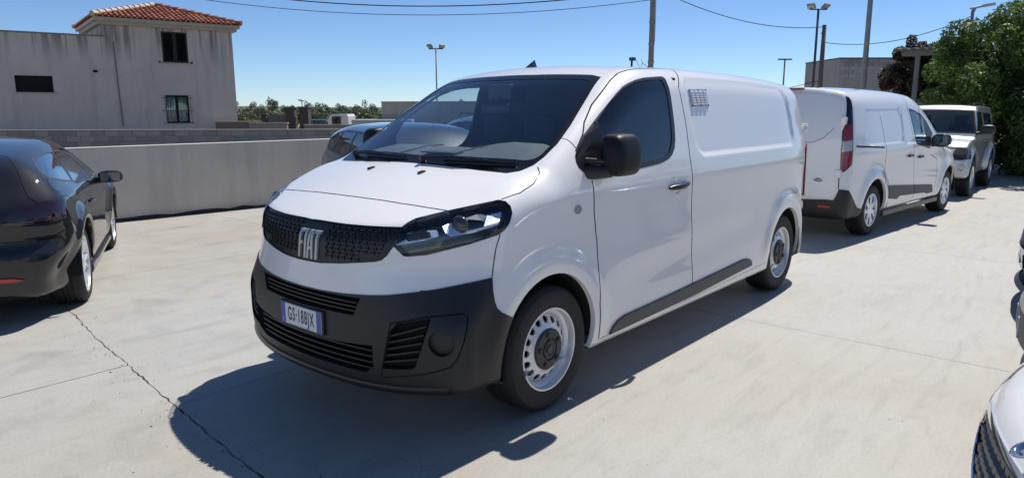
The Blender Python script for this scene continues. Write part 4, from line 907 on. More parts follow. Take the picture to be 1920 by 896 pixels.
# ---- leaves ----
def leaf_mat(name,cols,trans=.25,rough=.5):
    m=mat(name,cols[0],rough); N,L,b=nodes(m); at=N.new('ShaderNodeAttribute'); at.attribute_name='tone'
    L.new(ramp(N,L,at.outputs['Fac'],[(i/(len(cols)-1),c) for i,c in enumerate(cols)]),b.inputs['Base Color'])
    tl=N.new('ShaderNodeBsdfTranslucent'); mx=N.new('ShaderNodeMixShader'); mx.inputs[0].default_value=trans
    L.new(ramp(N,L,at.outputs['Fac'],[(i/(len(cols)-1),tuple(min(1,q*1.6) for q in c)) for i,c in enumerate(cols)]),tl.inputs[0])
    L.new(b.outputs[0],mx.inputs[1]); L.new(tl.outputs[0],mx.inputs[2]); L.new(mx.outputs[0],N['Material Output'].inputs[0]); return m
def leaves(name,blobs,n,size,m,parent=None,seed=1,droop=.2,shellp=.6):
    """blobs: (x,y,z,rx,ry,rz); leaf quads folded along the middle"""
    g=np.random.default_rng(seed); B=np.array(blobs,float); vol=(B[:,3]*B[:,4]+B[:,4]*B[:,5]+B[:,3]*B[:,5]); k=g.choice(len(B),n,p=vol/vol.sum())
    d=g.normal(size=(n,3)); d/=np.linalg.norm(d,axis=1,keepdims=True); r=g.random(n)**(1/3.); r=np.where(g.random(n)<shellp,.80+.28*g.random(n)**1.5,r)
    c=B[k,:3]+d*B[k,3:]*r[:,None]
    # twig clusters
    nc=max(1,n//7); ci=g.integers(0,nc,n); 
    c=c[ci%n]*.72+c*.28 if False else c
    nrm=d*.7+g.normal(size=(n,3))*.75+np.array([0,0,.35]); nrm/=np.linalg.norm(nrm,axis=1,keepdims=True)
    a=np.cross(nrm,g.normal(size=(n,3))); a/=np.linalg.norm(a,axis=1,keepdims=True); b=np.cross(nrm,a)
    s=size*(.45+1.2*g.random(n)**1.3)[:,None]; w=s*.42
    P=np.stack([c-a*s,c+b*w-a*s*.1,c+a*s-nrm*s*droop,c-b*w-a*s*.1],1).reshape(-1,3)
    me=bpy.data.meshes.new(name); me.vertices.add(4*n); me.vertices.foreach_set('co',P.ravel()); me.loops.add(4*n); me.loops.foreach_set('vertex_index',np.arange(4*n)); me.polygons.add(n)
    me.polygons.foreach_set('loop_start',np.arange(0,4*n,4)); me.update(calc_edges=True); me.validate()
    tb=g.random(len(B)); t=np.clip(.25+.5*tb[k]+.25*g.normal(size=n)*.8,0,1)
    at=me.attributes.new('tone','FLOAT','FACE'); at.data.foreach_set('value',t.astype(np.float32)); me.materials.append(m)
    o=link(bpy.data.objects.new(name,me)); 
    if parent is not None:o.parent=parent
    return o
bark=noisy('bark',(.07,.055,.04),(.14,.11,.085),12,.95,.6,40,.02,vscale=(1,1,.3))
def branchy(root,h,r,spread,nb,seed,name='trunk'):
    g=random.Random(seed); mb=MB(); mb.tube([(0,0,-.05),(.03,.02,h*.4),(0,.05,h)],[r,r*.75,r*.5],8)
    for k in range(nb):
        a=g.uniform(0,6.28); z0=h*g.uniform(.45,.95); L_=spread*g.uniform(.6,1); p=Vector((0,0,z0)); q=p+Vector((math.cos(a)*L_*.5,math.sin(a)*L_*.5,L_*.35)); s_=p+Vector((math.cos(a)*L_,math.sin(a)*L_,L_*.8))
        mb.tube([p,q,s_],[r*.4,r*.25,r*.08],6)
    o=mb.obj(name,bark,root,True); return o
def blobset(c,R_,n,rb,seed,flat_=1.,zmin=None):
    g=np.random.default_rng(seed); out=[]
    for k in range(n):
        d=g.normal(size=3); d/=np.linalg.norm(d); rr=g.random()**.4
        p=np.array(c)+d*np.array(R_)*rr; s=rb*g.uniform(.65,1.25)
        if zmin is not None and p[2]<zmin: p[2]=zmin+g.random()*.3
        out.append((p[0],p[1],p[2],s,s,s*flat_))
    return out
GL=leaf_mat('green_leaves',[(.022,.045,.012),(.05,.095,.02),(.10,.17,.03),(.20,.27,.055)],.32,.55)
PL=leaf_mat('purple_leaves',[(.05,.034,.030),(.085,.050,.042),(.075,.075,.035),(.20,.13,.11)],.3,.4)
FL=[leaf_mat('far_leaves_a',[(.035,.055,.022),(.06,.09,.035),(.10,.13,.055)],.15),leaf_mat('far_leaves_b',[(.045,.060,.030),(.08,.095,.05),(.12,.13,.07)],.15)]
t=empty('broadleaf_tree',(-18.0,1.25,0)); tag(t,'large dense bright green tree at the right edge above the silver off-roader','tree'); branchy(t,2.6,.16,1.6,10,4)
bl=blobset((0,0,2.1),(2.15,2.2,2.0),190,.36,5,zmin=.25)
leaves('crown',bl,150000,.044,GL,t,7,shellp=.45)
h=empty('hedge',(-19.2,2.4,0)); tag(h,'dark green hedge in the shade behind the silver off-roader','hedge'); 
leaves('crown',blobset((0,0,.9),(2.2,2.6,.9),40,.45,8,zmin=.1),16000,.05,leaf_mat('hedge_leaves',[(.015,.03,.01),(.03,.06,.018),(.05,.09,.03)],.15),h,9); branchy(h,1.2,.06,.9,8,10,'stem')
t=empty('purple_leaf_tree',(-21.9,-1.91,0)); tag(t,'purple-brown leaved tree left of the big green tree, in front of the block building','tree'); branchy(t,2.2,.09,1.1,9,11)
leaves('crown',blobset((0,0,2.55),(.95,.95,.90),80,.19,12,zmin=1.1)+[(.1,-.2,3.55,.16,.16,.22)],30000,.045,PL,t,13)
t=empty('purple_leaf_tree',(-24.86,-1.3,0)); tag(t,'reddish leaved tree top showing above the corrugated canopy','tree'); branchy(t,3.0,.09,.8,9,14)
leaves('crown',blobset((0,0,3.45),(.65,.65,.40),26,.17,15),6500,.045,PL,t,16)
# ---- canopy ----
cn=empty('canopy',(-20.8,-1.0,0)); tag(cn,'corrugated open canopy on grey posts between the purple and the green tree','canopy')
gpm=noisy('grey_steel_post',(.22,.22,.215),(.28,.28,.27),5,.7)
for (x,y) in ((.45,-.60),(.45,2.6),(-2.4,-.6)): mb=MB(); mb.box((x-.055,y-.055,0),(x+.055,y+.055,3.05)); mb.obj('post',gpm,cn)
mb=MB(); mb.box((.38,-1.0,3.05),(.52,3.2,3.20)); mb.obj('beam',gpm,cn); mb=MB(); mb.box((-2.47,-1.,3.05),(-2.33,3.2,3.2)); mb.obj('beam',gpm,cn)
mb=MB(); V=[]
for i in range(81):
    y=-1.15+4.6*i/80; z=.035*math.sin(i/80*4.6/.22*2*math.pi)
    V+=[(.9,y,3.20+z),(-2.9,y,3.34+z),(.9,y,3.23+z),(-2.9,y,3.37+z)]
mb.add(V,[(4*i,4*i+1,4*i+5,4*i+4) for i in range(80)]+[(4*i+2,4*i+6,4*i+7,4*i+3) for i in range(80)]+[(4*i,4*i+4,4*i+6,4*i+2) for i in range(80)]); mb.obj('roof_sheet',noisy('fibre_cement',(.20,.17,.155),(.28,.25,.23),4,.9),cn,True)
for k in range(1,3): mb=MB(); mb.tube([(.8,-.6+1.3*k,3.19),(-2.8,-.6+1.3*k,3.30)],.03,6); mb.obj('brace',gpm,cn)
mb=MB(); mb.box((-.55,-.55,0),(.55,.55,1.62),.01); o=mb.obj('pillar_stub',stucco('grey_stub',(.19,.19,.185),(.25,.25,.24)),None); o.location=(-19.35,-1.0,0); o.scale=(.55,.45,1.12); o.name='masonry_pier'; tag(o,'grey masonry pier under the canopy beside the purple-leaved tree','pier')
# ---- block building on the right ----
bd=empty('block_building',(-25.3,-5.15,0)); tag(bd,'flat-topped grey block building behind the tall pole on the right','building'); dv=Vector((-.66,.75,0)); dn=Vector((-.75,-.66,0))
def bb(u0,u1,d0,d1,z0,z1): return [tuple(dv*u+dn*d+Vector((0,0,z))) for u in (u0,u1) for d in (d0,d1) for z in (z0,z1)],[(0,1,3,2),(4,6,7,5),(0,4,5,1),(2,3,7,6),(0,2,6,4),(1,5,7,3)]
mb=MB(); mb.add(*bb(0,4.4,.02,3,0,3.38)); mb.obj('wall',stucco('bld_wall',(.40,.375,.34),(.47,.44,.40),.4),bd)
mb=MB(); mb.add(*bb(-.02,4.42,-.02,3.02,3.38,3.42)); mb.obj('roof_edge',mat('roof_edge',(.10,.09,.08),.9),bd)
for r in range(5):
    for k in range(12):
        if rng.random()<.2 and r>2: continue
        mb=MB(); u=k*.36+(.18 if r%2 else 0); mb.add(*bb(max(u,0)+.004,min(u+.352,4.39),.0,.02,3.245-r*.135,3.37-r*.135)); mb.obj('block',BM[int(rng.integers(3))] if r<2 else noisy_c[int(rng.integers(2))] if 0 else pale,bd)
# ---- poles, masts, lamps ----
galv=noisy('galvanised',(.24,.25,.26),(.32,.33,.34),3,.55); darkst=noisy('dark_steel',(.06,.065,.07),(.09,.095,.10),3,.6); wood=noisy('old_wood',(.13,.10,.075),(.20,.165,.13),6,.95,.4,30,.01,vscale=(1,1,.15)); concp=noisy('concrete_pole',(.22,.20,.175),(.28,.26,.23),2,.9)
def pole(name,label,cat,x,y,h,r0,r1,m):
    t=empty(name,(x,y,0)); tag(t,label,cat); mb=MB(); mb.tube([(0,0,-.1),(0,0,h*.5),(0,0,h)],[r0,(r0+r1)/2,r1],12); o=mb.obj('shaft',m,t,True); return t
p=pole('utility_pole','thick grey utility pole rising out of the picture above the cab of the large van','pole',-15.42,-7.38,8.6,.085,.062,concp)
for z in (2.9,4.0,3.4): mb=MB(); mb.lathe([(.088,-.03),(.090,-.02),(.090,.02),(.088,.03)],14,'z',(0,0,z)); mb.obj('clamp_band',galv,p)
mb=MB(); mb.tube([(.05,.09,8.0),(.06,.13,5.0),(.02,.11,3.5),(-.1,-.22,2.4)],.008,5); mb.obj('cable',M['under'],p)
p=pole('short_post','short dark post with looped cable beside the utility pole, above the van roof','post',-15.04,-7.78,3.0,.03,.03,darkst); mb=MB(); mb.box((-.04,-.03,2.93),(.10,.10,3.02)); mb.obj('bracket',darkst,p)
mb=MB(); mb.tube([(0,.12,2.98),(-.03,.2,2.8),(-.06,.26,2.72),(-.08,.3,2.86),(-.06,.27,2.95),(-.1,.3,2.85),(-.3,.62,2.6)],.007,5); mb.obj('cable',M['under'],p)
def floods(t,z,az,n,sz=.3):
    mb=MB(); mb.tube([(-.3*math.cos(az),-.3*math.sin(az),z),(.3*math.cos(az),.3*math.sin(az),z)],.025,6); mb.obj('crossbar',darkst,t)
    for k in range(n):
        u=(-.26+.52*k/(n-1))
        mb=MB(); mb.box((-sz/2,-.05,-sz*.4),(sz/2,.07,sz*.4),.02); mb.box((-sz*.42,-.056,-sz*.33),(sz*.42,-.05,sz*.33))
        o=mb.obj('floodlight',galv,t); o.location=(u*math.cos(az),u*math.sin(az),z+.10); o.rotation_euler=(.9,0,az+(.5 if k else -.7)); o.scale=(.8,.8,.8); 
        mb=MB(); mb.box((-sz*.40,-.060,-sz*.31),(sz*.40,-.0561,sz*.31)); g=mb.obj('lamp_glass',M['lenswhite'],o)
az=math.atan2(.757,-.653)
t=pole('floodlight_mast','thin mast with two floodlights left of the large van roof','light mast',-18.45,-19.5,4.15,.032,.028,galv); floods(t,4.10,az,2)
t=pole('floodlight_mast','dark mast with twin floodlights beside the wooden pole, right of the van roof','light mast',-23.75,-5.55,5.0,.05,.04,darkst); floods(t,5.0,az,2,.34)
t=pole('wooden_pole','weathered wooden pole carrying two wires, right of the dark floodlight mast','pole',-22.85,-5.02,4.36,.095,.07,wood)
mb=MB(); mb.box((.06,-.03,4.05),(.2,.03,4.1)); mb.obj('insulator_arm',darkst,t)
t=pole('lamp_post','small distant T-shaped lamp post left of the dark floodlight mast','light mast',-36.6,-11.3,4.15,.05,.04,galv); mb=MB(); mb.box((-.36,-.07,4.15),(.36,.07,4.22)); o=mb.obj('lamp_head',darkst,t); o.rotation_euler=(0,0,az)
t=pole('tall_pole','tall plain grey steel pole in front of the block building, rising out of the picture','pole',-21.55,-3.3,9.0,.095,.06,galv)
mb=MB(); mb.tube([(.12,.1,0),(.11,.12,2.6)],.012,6); mb.obj('conduit',galv,t)
t=pole('street_lamp','street lamp with flat pale head above the green tree','street lamp',-23.9,-.92,4.58,.06,.045,galv)
mb=MB(); P=[(-.10,0,0),(.0,.09,.02),(.30,.12,.10),(.62,.09,.15),(.70,0,.13),(.62,-.09,.15),(.30,-.12,.10),(0,-.09,.02)]; V=[(x*math.cos(az)-y*math.sin(az),x*math.sin(az)+y*math.cos(az),4.60+z) for x,y,z in P]; mb.prism(V,(0,0,.05)); mb.obj('lamp_head',noisy('lamp_head',(.4,.4,.4),(.5,.5,.5),3,.5),t)
mb=MB(); mb.tube([(0,0,4.52),(.05*math.cos(az),.05*math.sin(az),4.64)],.05,8); mb.obj('bracket',galv,t)
def wire(label,a,b_,sag,r=.011):
    a=Vector(a);b_=Vector(b_); mb=MB(); mb.tube([a.lerp(b_,k/24)-Vector((0,0,sag*4*(k/24)*(1-k/24))) for k in range(25)],r,5); o=mb.obj('overhead_wire',M['under']); tag(o,label,'wire'); return o
# ================= the white van in front =================
def build_scudo():
    T=TR['scudo']; root=empty('van',(0,0,0)); tag(root,'large white panel van nearest the camera with black bumper and steel wheels','van')
    S=Shell(van,VAN_OUT,VAN_CORE,.021)
    FR=(1,0,0)
    def half_to_center(pts,z_at0=None):
        return pts
    for s in (1,-1):
        m=(lambda p:p) if s>0 else mir
        sd=(0,s,0); ob=(.72,s*.62,.12)
        S.cut('arch',m(arch_ring(.02,.365,.395,.95,36,-40,220)),sd,depth=.45)
        S.cut('arch',m(arch_ring(-WB-.0,.36,.385,.95,36,-40,220)),sd,depth=.45)
        S.cut('seal',m(T['win']),sd,depth=.5); S.cut('glass',m(T['glass']),sd,depth=.5,only=['seal'])
        S.cut('headlight',m(T['headlight']),ob,depth=.6,nmin=.05)
    # windscreen (seen from in front, leaning back)
    D=(.5,0,.866)
    def symring(lst): # lst ordered from left top corner round to centre base; mirrored
        L_=[p for p in lst if p[1]>0.02]; return L_+[(p[0],-p[1],p[2]) for p in reversed(L_)]
    top=[p for p in T['ws_top'] if p[1]>.05]
    S.cut('frit',symring(top+T['ws_outer']),D,depth=.6)
    S.cut('windscreen',symring([p for p in T['ws_inner']]),D,depth=.6,only=['frit'])
    # bonnet
    hl=sorted([p for p in T['hood_lead'] if p[1]>.02],key=lambda p:p[1])
    T_h=[p for p in T['headlight'] if p[1]>.6 and p[2]>1.09 and p[0]>.3]; T_h=sorted(T_h,key=lambda p:-p[0])
    hs=T['hood_side']; base=[p for p in T['ws_outer'] if p[1]<.79 and p[2]<1.30]; base=sorted(base,key=lambda p:-p[1])
    half=[(hl[0][0]+.004,0.0,hl[0][2])]+hl+T_h+hs+base+[(.155,0,1.294)]
    ring=half[:-1]+[half[-1]]+[(p[0],-p[1],p[2]) for p in reversed(half[1:-1])]
    S.cut('bonnet',ring,(0,0,1),depth=.7,only=['body'],nmin=.3)
    for s in (1,-1):
        m=(lambda p:p) if s>0 else mir
        S.gap(m([(hl[0][0]+.004,0.0,hl[0][2])]+hl),(.35,0,.94),w=.004,only=['body','bonnet'])
        S.gap(m(hs),(0,s*.6,.8),w=.003,only=['body','bonnet'])
        S.gap(m(T['apil']),(0,s*.8,.6),w=.003,only=['body','bonnet'])
        S.gap(m(T['fgap']),(.5,s*.86,0),w=.003,only=['body'])
        sd=(0,s,0)
        S.gap(m(T['doorrear']),(0,s*.95,.3),w=.0045,only=['body'])
        S.gap(m(T['doortop']),(0,s*.8,.6),w=.004,only=['body'])
        S.gap(m(T['doorfront']),sd,w=.0045,only=['body'])
        x0=T['doorfront'][-1]; x1=T['doorrear'][-1]
        S.gap(m([x0,(-1.0,.94,x0[2]+.012),x1]),sd,w=.003,only=['body'])
        S.gap(m([(-3.94,.80,1.7),(-3.97,.82,1.3),(-3.99,.84,.9),(-3.98,.84,.55)]),(-.6,s*.8,0),w=.003,only=['body'])
        S.cut('rep_lamp',m(circle_pts(T['rep'][0],.030,sd,20,1.05,.8)),sd,depth=.2)
    # grille, bumper, intakes (seen from in front)
    g=[p for p in T['grille'] if p[1]>.02]
    ztop=[p for p in g if p[2]>.95]; 
    S.cut('grille',[(g[0][0],0,g[0][2]-.002)]+g+[(g[-1][0],0,g[-1][2]-.003)]+[(p[0],-p[1],p[2]) for p in reversed(g)],FR,depth=.5,only=['body'])
    b=[p for p in T['bump'] if p[1]>.02]
    front=[(b[0][0],0,b[0][2]-.001)]+b
    # bumper: cut from the front for the middle, from the corner for the ends
    S.cut('bumper',front[:6]+[(b[5][0],b[5][1],.1)]+[(b[5][0],-b[5][1],.1)]+[(p[0],-p[1],p[2]) for p in reversed(front[1:6])],FR,depth=.6,only=['body'])
    for s in (1,-1):
        m=(lambda p:p) if s>0 else mir
        endp=front[5:]; ring=m([(endp[0][0]+.02,endp[0][1]-.02,.12),(endp[0][0]+.02,endp[0][1]-.02,endp[0][2])]+endp+[(.30,.95,.58),(.28,.95,.12)])
        S.cut('bumper',ring,(.6,s*.8,0),depth=.7,only=['body'])
    def fr(pts): return [(p[0],p[1],p[2]) for p in pts]
    iu=T['intake_up'];
    zt=iu[0][2]+.004; zb=iu[4][2]
    S.cut('intake_upper',[(.86,.43,zt),(.86,0,zt-.004),(.86,-.43,zt),(.86,-.41,zt-.035),(.86,-.39,zb),(.86,0,zb-.006),(.86,.39,zb),(.86,.41,zt-.035)],FR,depth=.4,only=['bumper'])
    il=T['intake_lo']; z0=il[3][2];z1=il[5][2]
    S.cut('intake_lower',[(.86,.50,z0+.005),(.86,.25,z0-.012),(.86,-.25,z0-.012),(.86,-.50,z0+.005),(.86,-.58,z0+.02),(.86,-.545,z1+.02),(.86,-.45,z1-.008),(.86,.45,z1-.008),(.86,.50,z1+.03)],FR,depth=.4,only=['bumper'])
    for s in (1,-1):
        m=(lambda p:p) if s>0 else mir
        ob=(.75,s*.66,0)
        S.gap(m(T['fogp']+[T['fogp'][0]]),ob,w=.003,name='crease',only=['bumper'])
        S.cut('corner_vent',m(T['slat']),ob,depth=.3,only=['bumper','crease'])
        S.cut('fog_blank',m(circle_pts(T['fog'][0],.062,ob,24)),ob,depth=.3,only=['bumper'])
        S.cut('moulding',m(T['mould']),(0,s,0),depth=.2,only=['body','gap'])
    S.gap(circle_pts(T['tow'][0],.032,(.8,-.6,0),16,.8,1.3)+[circle_pts(T['tow'][0],.032,(.8,-.6,0),16,.8,1.3)[0]],(.8,-.6,0),w=.002,name='crease',only=['bumper'])
    # panels
    body=S.part(['body'],'body',M['white'],root)
    S.part(['bonnet'],'bonnet',M['white'],root)
    S.part(['gap'],'panel_gap',M['under'],root,off=-.004)
    S.part(['crease'],'bumper_groove',M['under'],root,off=-.003)
    bp=S.part(['bumper'],'front_bumper',M['plastic'],root,off=.004,walls=.012)
    S.part(['fog_blank'],'fog_lamp_blank',M['plastic'],root,off=-.022,walls=-.026)
    S.part(['intake_upper'],'bumper_intake',M['under'],root,off=-.045,walls=-.05)
    S.part(['intake_lower'],'bumper_intake',M['under'],root,off=-.05,walls=-.055)
    S.part(['corner_vent'],'bumper_intake',M['under'],root,off=-.04,walls=-.045)
    gr=S.part(['grille'],'grille',M['plastic_s'],root,off=-.007,walls=-.009)
    S.part(['moulding'],'side_moulding',M['plastic_g'],root,off=.014,walls=.018)
    S.part(['seal'],'window_seal',M['plastic_s'],root,off=.001,walls=.01)
    S.part(['glass'],'side_window',M['sideglass'],root,off=-.004)
    S.part(['frit'],'windscreen_border',M['frit'],root,off=.001)
    S.part(['windscreen'],'windscreen',M['ws'],root,off=-.001)
    S.part(['rep_lamp'],'side_repeater',M['lenswhite'],root,off=.006,walls=.008)
    inside=lambda c:-1.52<c.x<.02 and c.z>.9
    S.part(['body','gap','seal'],'cabin_lining',M['trim'],root,off=-.035,filt=inside)
    for s in (1,-1):
        hd=S.part(['headlight'],'headlight',M['gloss'],root,off=-.042,walls=-.046,filt=lambda c:c.y*s>0)
        S.part(['headlight'],'lens',M['clear'],hd,off=.002,walls=.004,filt=lambda c:c.y*s>0)
        m=(lambda p:p) if s>0 else mir
        def tilt_plate(pts,off,th,name,mt,amt):
            P=np.array([tuple(p) for p in pts],float); N=grad(van,P); zz=P[:,2]; o_=off-(zz-zz.min())*amt; A=P+N*o_[:,None]; B=A-N*th; n=len(P)
            return mesh_obj(name,A.tolist()+B.tolist(),[tuple(range(n)),tuple(range(2*n-1,n-1,-1))]+[(i,n+i,n+(i+1)%n,(i+1)%n) for i in range(n)],mt,hd)
        def ring_strip(outer,name,mt,off,th,w=None): return surf_plate(van,m(outer),off,th,name,mt,hd)
        for k,mt,off,nm in (('hl_a',M['reflector'],-.003,'reflector'),('hl_a_in',M['cap'],-.006,'lamp_bowl'),('hl_b',M['reflector'],-.003,'reflector'),('hl_q',M['reflector'],-.004,'reflector'),('hl_top',M['grey_paint'],-.016,'lamp_bowl'),('hl_low',M['plastic_s'],-.018,'lamp_bowl'),('hl_mesh',M['plastic_g'],-.014,'lamp_bowl')):
            tilt_plate(m(T[k]),off,.006,nm,mt,.42 if nm=='reflector' else .2)
        c=Vector(m(T['hl_lens'])[0]); mb=MB()
        N_=Vector(grad(van,np.array([c[:]]))[0]); bm=bmesh.new(); bmesh.ops.create_uvsphere(bm,u_segments=20,v_segments=12,radius=1); 
        for v in bm.verts: v.co=Vector((v.co.x*.030,v.co.y*.050,v.co.z*.045))+c-N_*.026
        bm.verts.index_update(); mb.add([v.co[:] for v in bm.verts],[[v.index for v in f.verts] for f in bm.faces]); bm.free(); mb.obj('projector_lens',M['lensdark'],hd,True)
    # grille mesh: small tilted blades
    gm=MB(); Q=[]
    for iz in range(9):
        z=.872+iz*.0195
        for iy in range(-26,27):
            y=iy*.0212+(.0106 if iz%2 else 0)
            hw=.49+(z-.87)*.5
            if abs(y)>hw-.01 or (-.045<y<.175): continue
            if z<.885+.03*(abs(y)>.40): continue
            Q.append((.5,y,z,(iy+iz)%2))
    for (x,y,z),k in zip(solve_axis(van,[q[:3] for q in Q],0,.3,1.),[q[3] for q in Q]):
        x-=.010; gm.box((x-.008,y-.0022,z-.009),(x+.008,y+.0022,z+.009)) if k else gm.box((x-.008,y-.009,z-.0022),(x+.007,y+.009,z+.0022))
    o=gm.obj('grille_mesh',M['blade'],gr); o['kind']='stuff'
    # FIAT letters
    def fx(z,y): return float(solve_axis(van,[(.5,y,z)],0,.3,1.)[0][0])
    zb,zt,zm=.862,1.004,.935; lw=.014
    def quad(y0,z0,y1,z1,y2,z2,y3,z3,mb):
        n_=max(1,int(round(abs(z2-z1)/.022)))
        rows=[]
        for k in range(n_+1):
            t_=k/n_; rows.append(((y0+(y3-y0)*t_,z0+(z3-z0)*t_),(y1+(y2-y1)*t_,z1+(z2-z1)*t_)))
        V=[]
        for (pa,pb) in rows:
            for (y,z) in (pa,pb):
                x=fx(z,y); V+=[(x+.004,y,z),(x-.012,y,z)]
        F=[]
        for k in range(n_):
            i=4*k; F+=[(i,i+2,i+6,i+4),(i+1,i+5,i+7,i+3),(i,i+4,i+5,i+1),(i+2,i+3,i+7,i+6)]
        F+=[(0,1,3,2),(4*n_,4*n_+2,4*n_+3,4*n_+1)]; mb.add(V,F)
    def bar(y0,y1,z0,z1,mb): quad(y0,z0,y1,z0,y1,z1,y0,z1,mb)
    yL=-.030
    F_=MB(); bar(yL,yL+lw,zb,zt,F_); bar(yL+lw,yL+.040,zt-lw,zt,F_); bar(yL+lw,yL+.033,zm-.004,zm+lw-.004,F_)
    I_=MB(); bar(yL+.047,yL+.047+lw*1.1,zb,zt,I_)
    A_=MB(); a0=yL+.070; quad(a0,zb,a0+lw,zb,a0+.024,zt,a0+.010,zt,A_); quad(a0+.036,zb,a0+.050,zb,a0+.041,zt,a0+.027,zt,A_); bar(a0+.0101,a0+.0409,zt-lw+.0004,zt-.0004,A_); bar(a0+.014,a0+.037,zm-.024,zm-.012,A_)
    T_=MB(); t0=a0+.052; bar(t0+.016,t0+.016+lw,zb,zt-lw,T_); bar(t0,t0+.046,zt-lw,zt,T_)
    for mb in (F_,I_,A_,T_):
        # letters run to the viewer's right, which is +y here
        mb.obj('letter',M['satin'],gr)
    # intake slats
    for (zs,hw,xx) in ([(.685,.40,0),(.664,.395,0),(.643,.385,0)]+[(.462,.50,0),(.432,.50,0),(.402,.50,0),(.372,.49,0)]):
        mb=MB(); n=24; V=[]
        for k in range(n+1):
            y=-hw+2*hw*k/n; x=float(itp(zs,[.1,.2,.28,.36,.55,.75,.84],[.80,.84,.872,.888,.893,.890,.885]))-.20*y*y-.12*y**6-.008
            V+=[(x,y,zs+.003),(x,y,zs-.004),(x-.035,y,zs-.007),(x-.035,y,zs+.002)]
        F=[(4*k+j,4*k+(j+1)%4,4*k+4+(j+1)%4,4*k+4+j) for k in range(n) for j in range(4)]; mb.add(V,F); mb.obj('slat',M['plastic_g'] if 0 else M['plastic'],bp)
    for s in (1,-1):
        a=[Vector(p) for p in T['slat']]; TL,TR_,BR,BL=a[0],a[2],a[4],a[6]
        for k in range(1,6):
            t=k/6; p=TL.lerp(BL,t);q=TR_.lerp(BR,t); mb=MB(); o=Vector((.5,.45,0)).normalized()
            V=[]
            for j in range(7):
                c=p.lerp(q,j/6); g_=grad(van,np.array([c[:]]))[0]; d=van(*c); c=c-Vector(g_)*float(d) ; n_=Vector(g_)
                for dz,dn in ((.004,-.004),(-.004,-.004),(-.006,-.032),(.003,-.032)): V.append(c+n_*dn+Vector((0,0,dz)))
            V=[Vector((v.x,v.y*s,v.z)) for v in V]
            mb.add([v[:] for v in V],[(4*i+j,4*i+(j+1)%4,4*i+4+(j+1)%4,4*i+4+j) for i in range(6) for j in range(4)]); mb.obj('slat',M['plastic'],bp)
    # lower lip
    mb=MB(); V=[];n=40
    for k in range(n+1):
        y=-.86+1.72*k/n; a=abs(y); x=.872-.20*a*a-.12*a**6; z=.262+.035*max(0,(a-.3)/.55)**2
        V+=[(x+.012,y,z+.03),(x+.02,y,z+.005),(x-.02,y*.99,z-.02),(x-.16,y*.95,z-.025)]
    mb.add(V,[(4*i+j,4*i+4+j,4*i+5+j,4*i+1+j) for i in range(n) for j in range(3)]); mb.obj('bumper_lip',M['plastic_s'],root,True)
    # number plate
    pc=Vector((.908,0,.549)); mb=MB(); mb.box((.885,-.19,.487),(.904,.19,.612),.004); pl=mb.obj('plate_holder',M['plastic_s'],root)
    mb=MB(); mb.box((.904,-.180,.494),(.9085,.180,.604),.0015); p=mb.obj('number_plate',M['plate'],pl)
    for y0,y1 in ((-.179,-.141),(.141,.179)):
        mb=MB(); mb.box((.9085,y0,.4955),(.9093,y1,.6025)); mb.obj('plate_band',M['blue'],p)
    fm=frame(Vector((.9088,0,.549)),Vector((0,1,0)),Vector((0,0,1)),Vector((1,0,0)))
    text_obj('GS·188JX',.100,M['blackprint'],p,'plate_lettering',fm,.0004,.50,.0016,1.22)
    fm=frame(Vector((.9096,-.160,.515)),Vector((0,1,0)),Vector((0,0,1)),Vector((1,0,0))); text_obj('I',.032,M['plate'],p,'plate_lettering',fm,.0003,1)
    mb=MB(); mb.lathe([(.0125,0),(.0125,.0006),(.011,.0006),(.011,0)],20,'x',(.9094,.160,.585)); mb.obj('star_ring',mat('plate_yellow',(.55,.45,.1),.4),p)
    # wheels
    for x in (0,-WB):
        for s in (1,-1):
            wheel(root,x,s*(.915 if x==0 else .905),.342,.222,.215,'steel',s)
            wheel_well(root,x+(.02 if x==0 else 0),.402,.93,.60,s,.362)
            arch_lip(van,root,arch_ring(.02 if x==0 else -WB,.365 if x==0 else .36,.395 if x==0 else .385,.95,40,-14 if x==0 else -14,200 if x!=0 else 145 if 0 else 200),s,M['white'])
    # sill rail under the doors
    for s in (1,-1):
        mb=MB(); P=[(-.38,s*.905,.262),(-1.5,s*.915,.285),(-2.93,s*.920,.315)]
        V=[]
        for p in P: V+= [(p[0],p[1]+s*.020,p[2]+.030),(p[0],p[1]+s*.026,p[2]+.008),(p[0],p[1]+s*.010,p[2]-.014),(p[0],p[1]-s*.05,p[2]-.014)]
        mb.add(V,[(4*i+j,4*i+4+j,4*i+5+j,4*i+1+j) for i in range(2) for j in range(3)]+[(0,1,2,3),(8,9,10,11)]); mb.obj('sill',M['white'],root)
        # door handle and cup
        c=Vector(T['cup'][0]); c.y*=s
        cup=MB(); cup.lathe([(.052,0),(.046,-.004),(.03,-.016),(.004,-.022)],24,'y',(c.x,0,c.z)); V2=[(x,(c.y-s*.001)+ (y*s),z) for x,y,z in cup.V]; 
        mesh_obj('handle_recess',[(x,c.y+s*(.0035+y),z) for x,y,z in cup.V],cup.F,M['white'],root,True)
        a=Vector(T['handle'][0]);b_=Vector(T['handle'][1]); h=MB(); pts=[]
        for k in range(9):
            t=k/8; p=a.lerp(b_,t); bul=.030*math.sin(math.pi*min(max(t,.08),.92)); pts.append((p.x,s*(p.y+.006+bul),p.z))
        h.tube(pts,[.010,.016,.018,.018,.018,.018,.018,.017,.012],10); o=h.obj('door_handle',M['plastic_s'],root); autosmooth(o,50)
        # mirror
        mz=1.352; mx=-.475
        hd=MB(); nz=[(1.235,.085,.045,1.030),(1.25,.115,.066,1.032),(1.29,.128,.075,1.036),(1.35,.128,.077,1.036),(1.40,.122,.074,1.032),(1.445,.112,.066,1.026),(1.466,.088,.048,1.018)]
        V=[];n=22
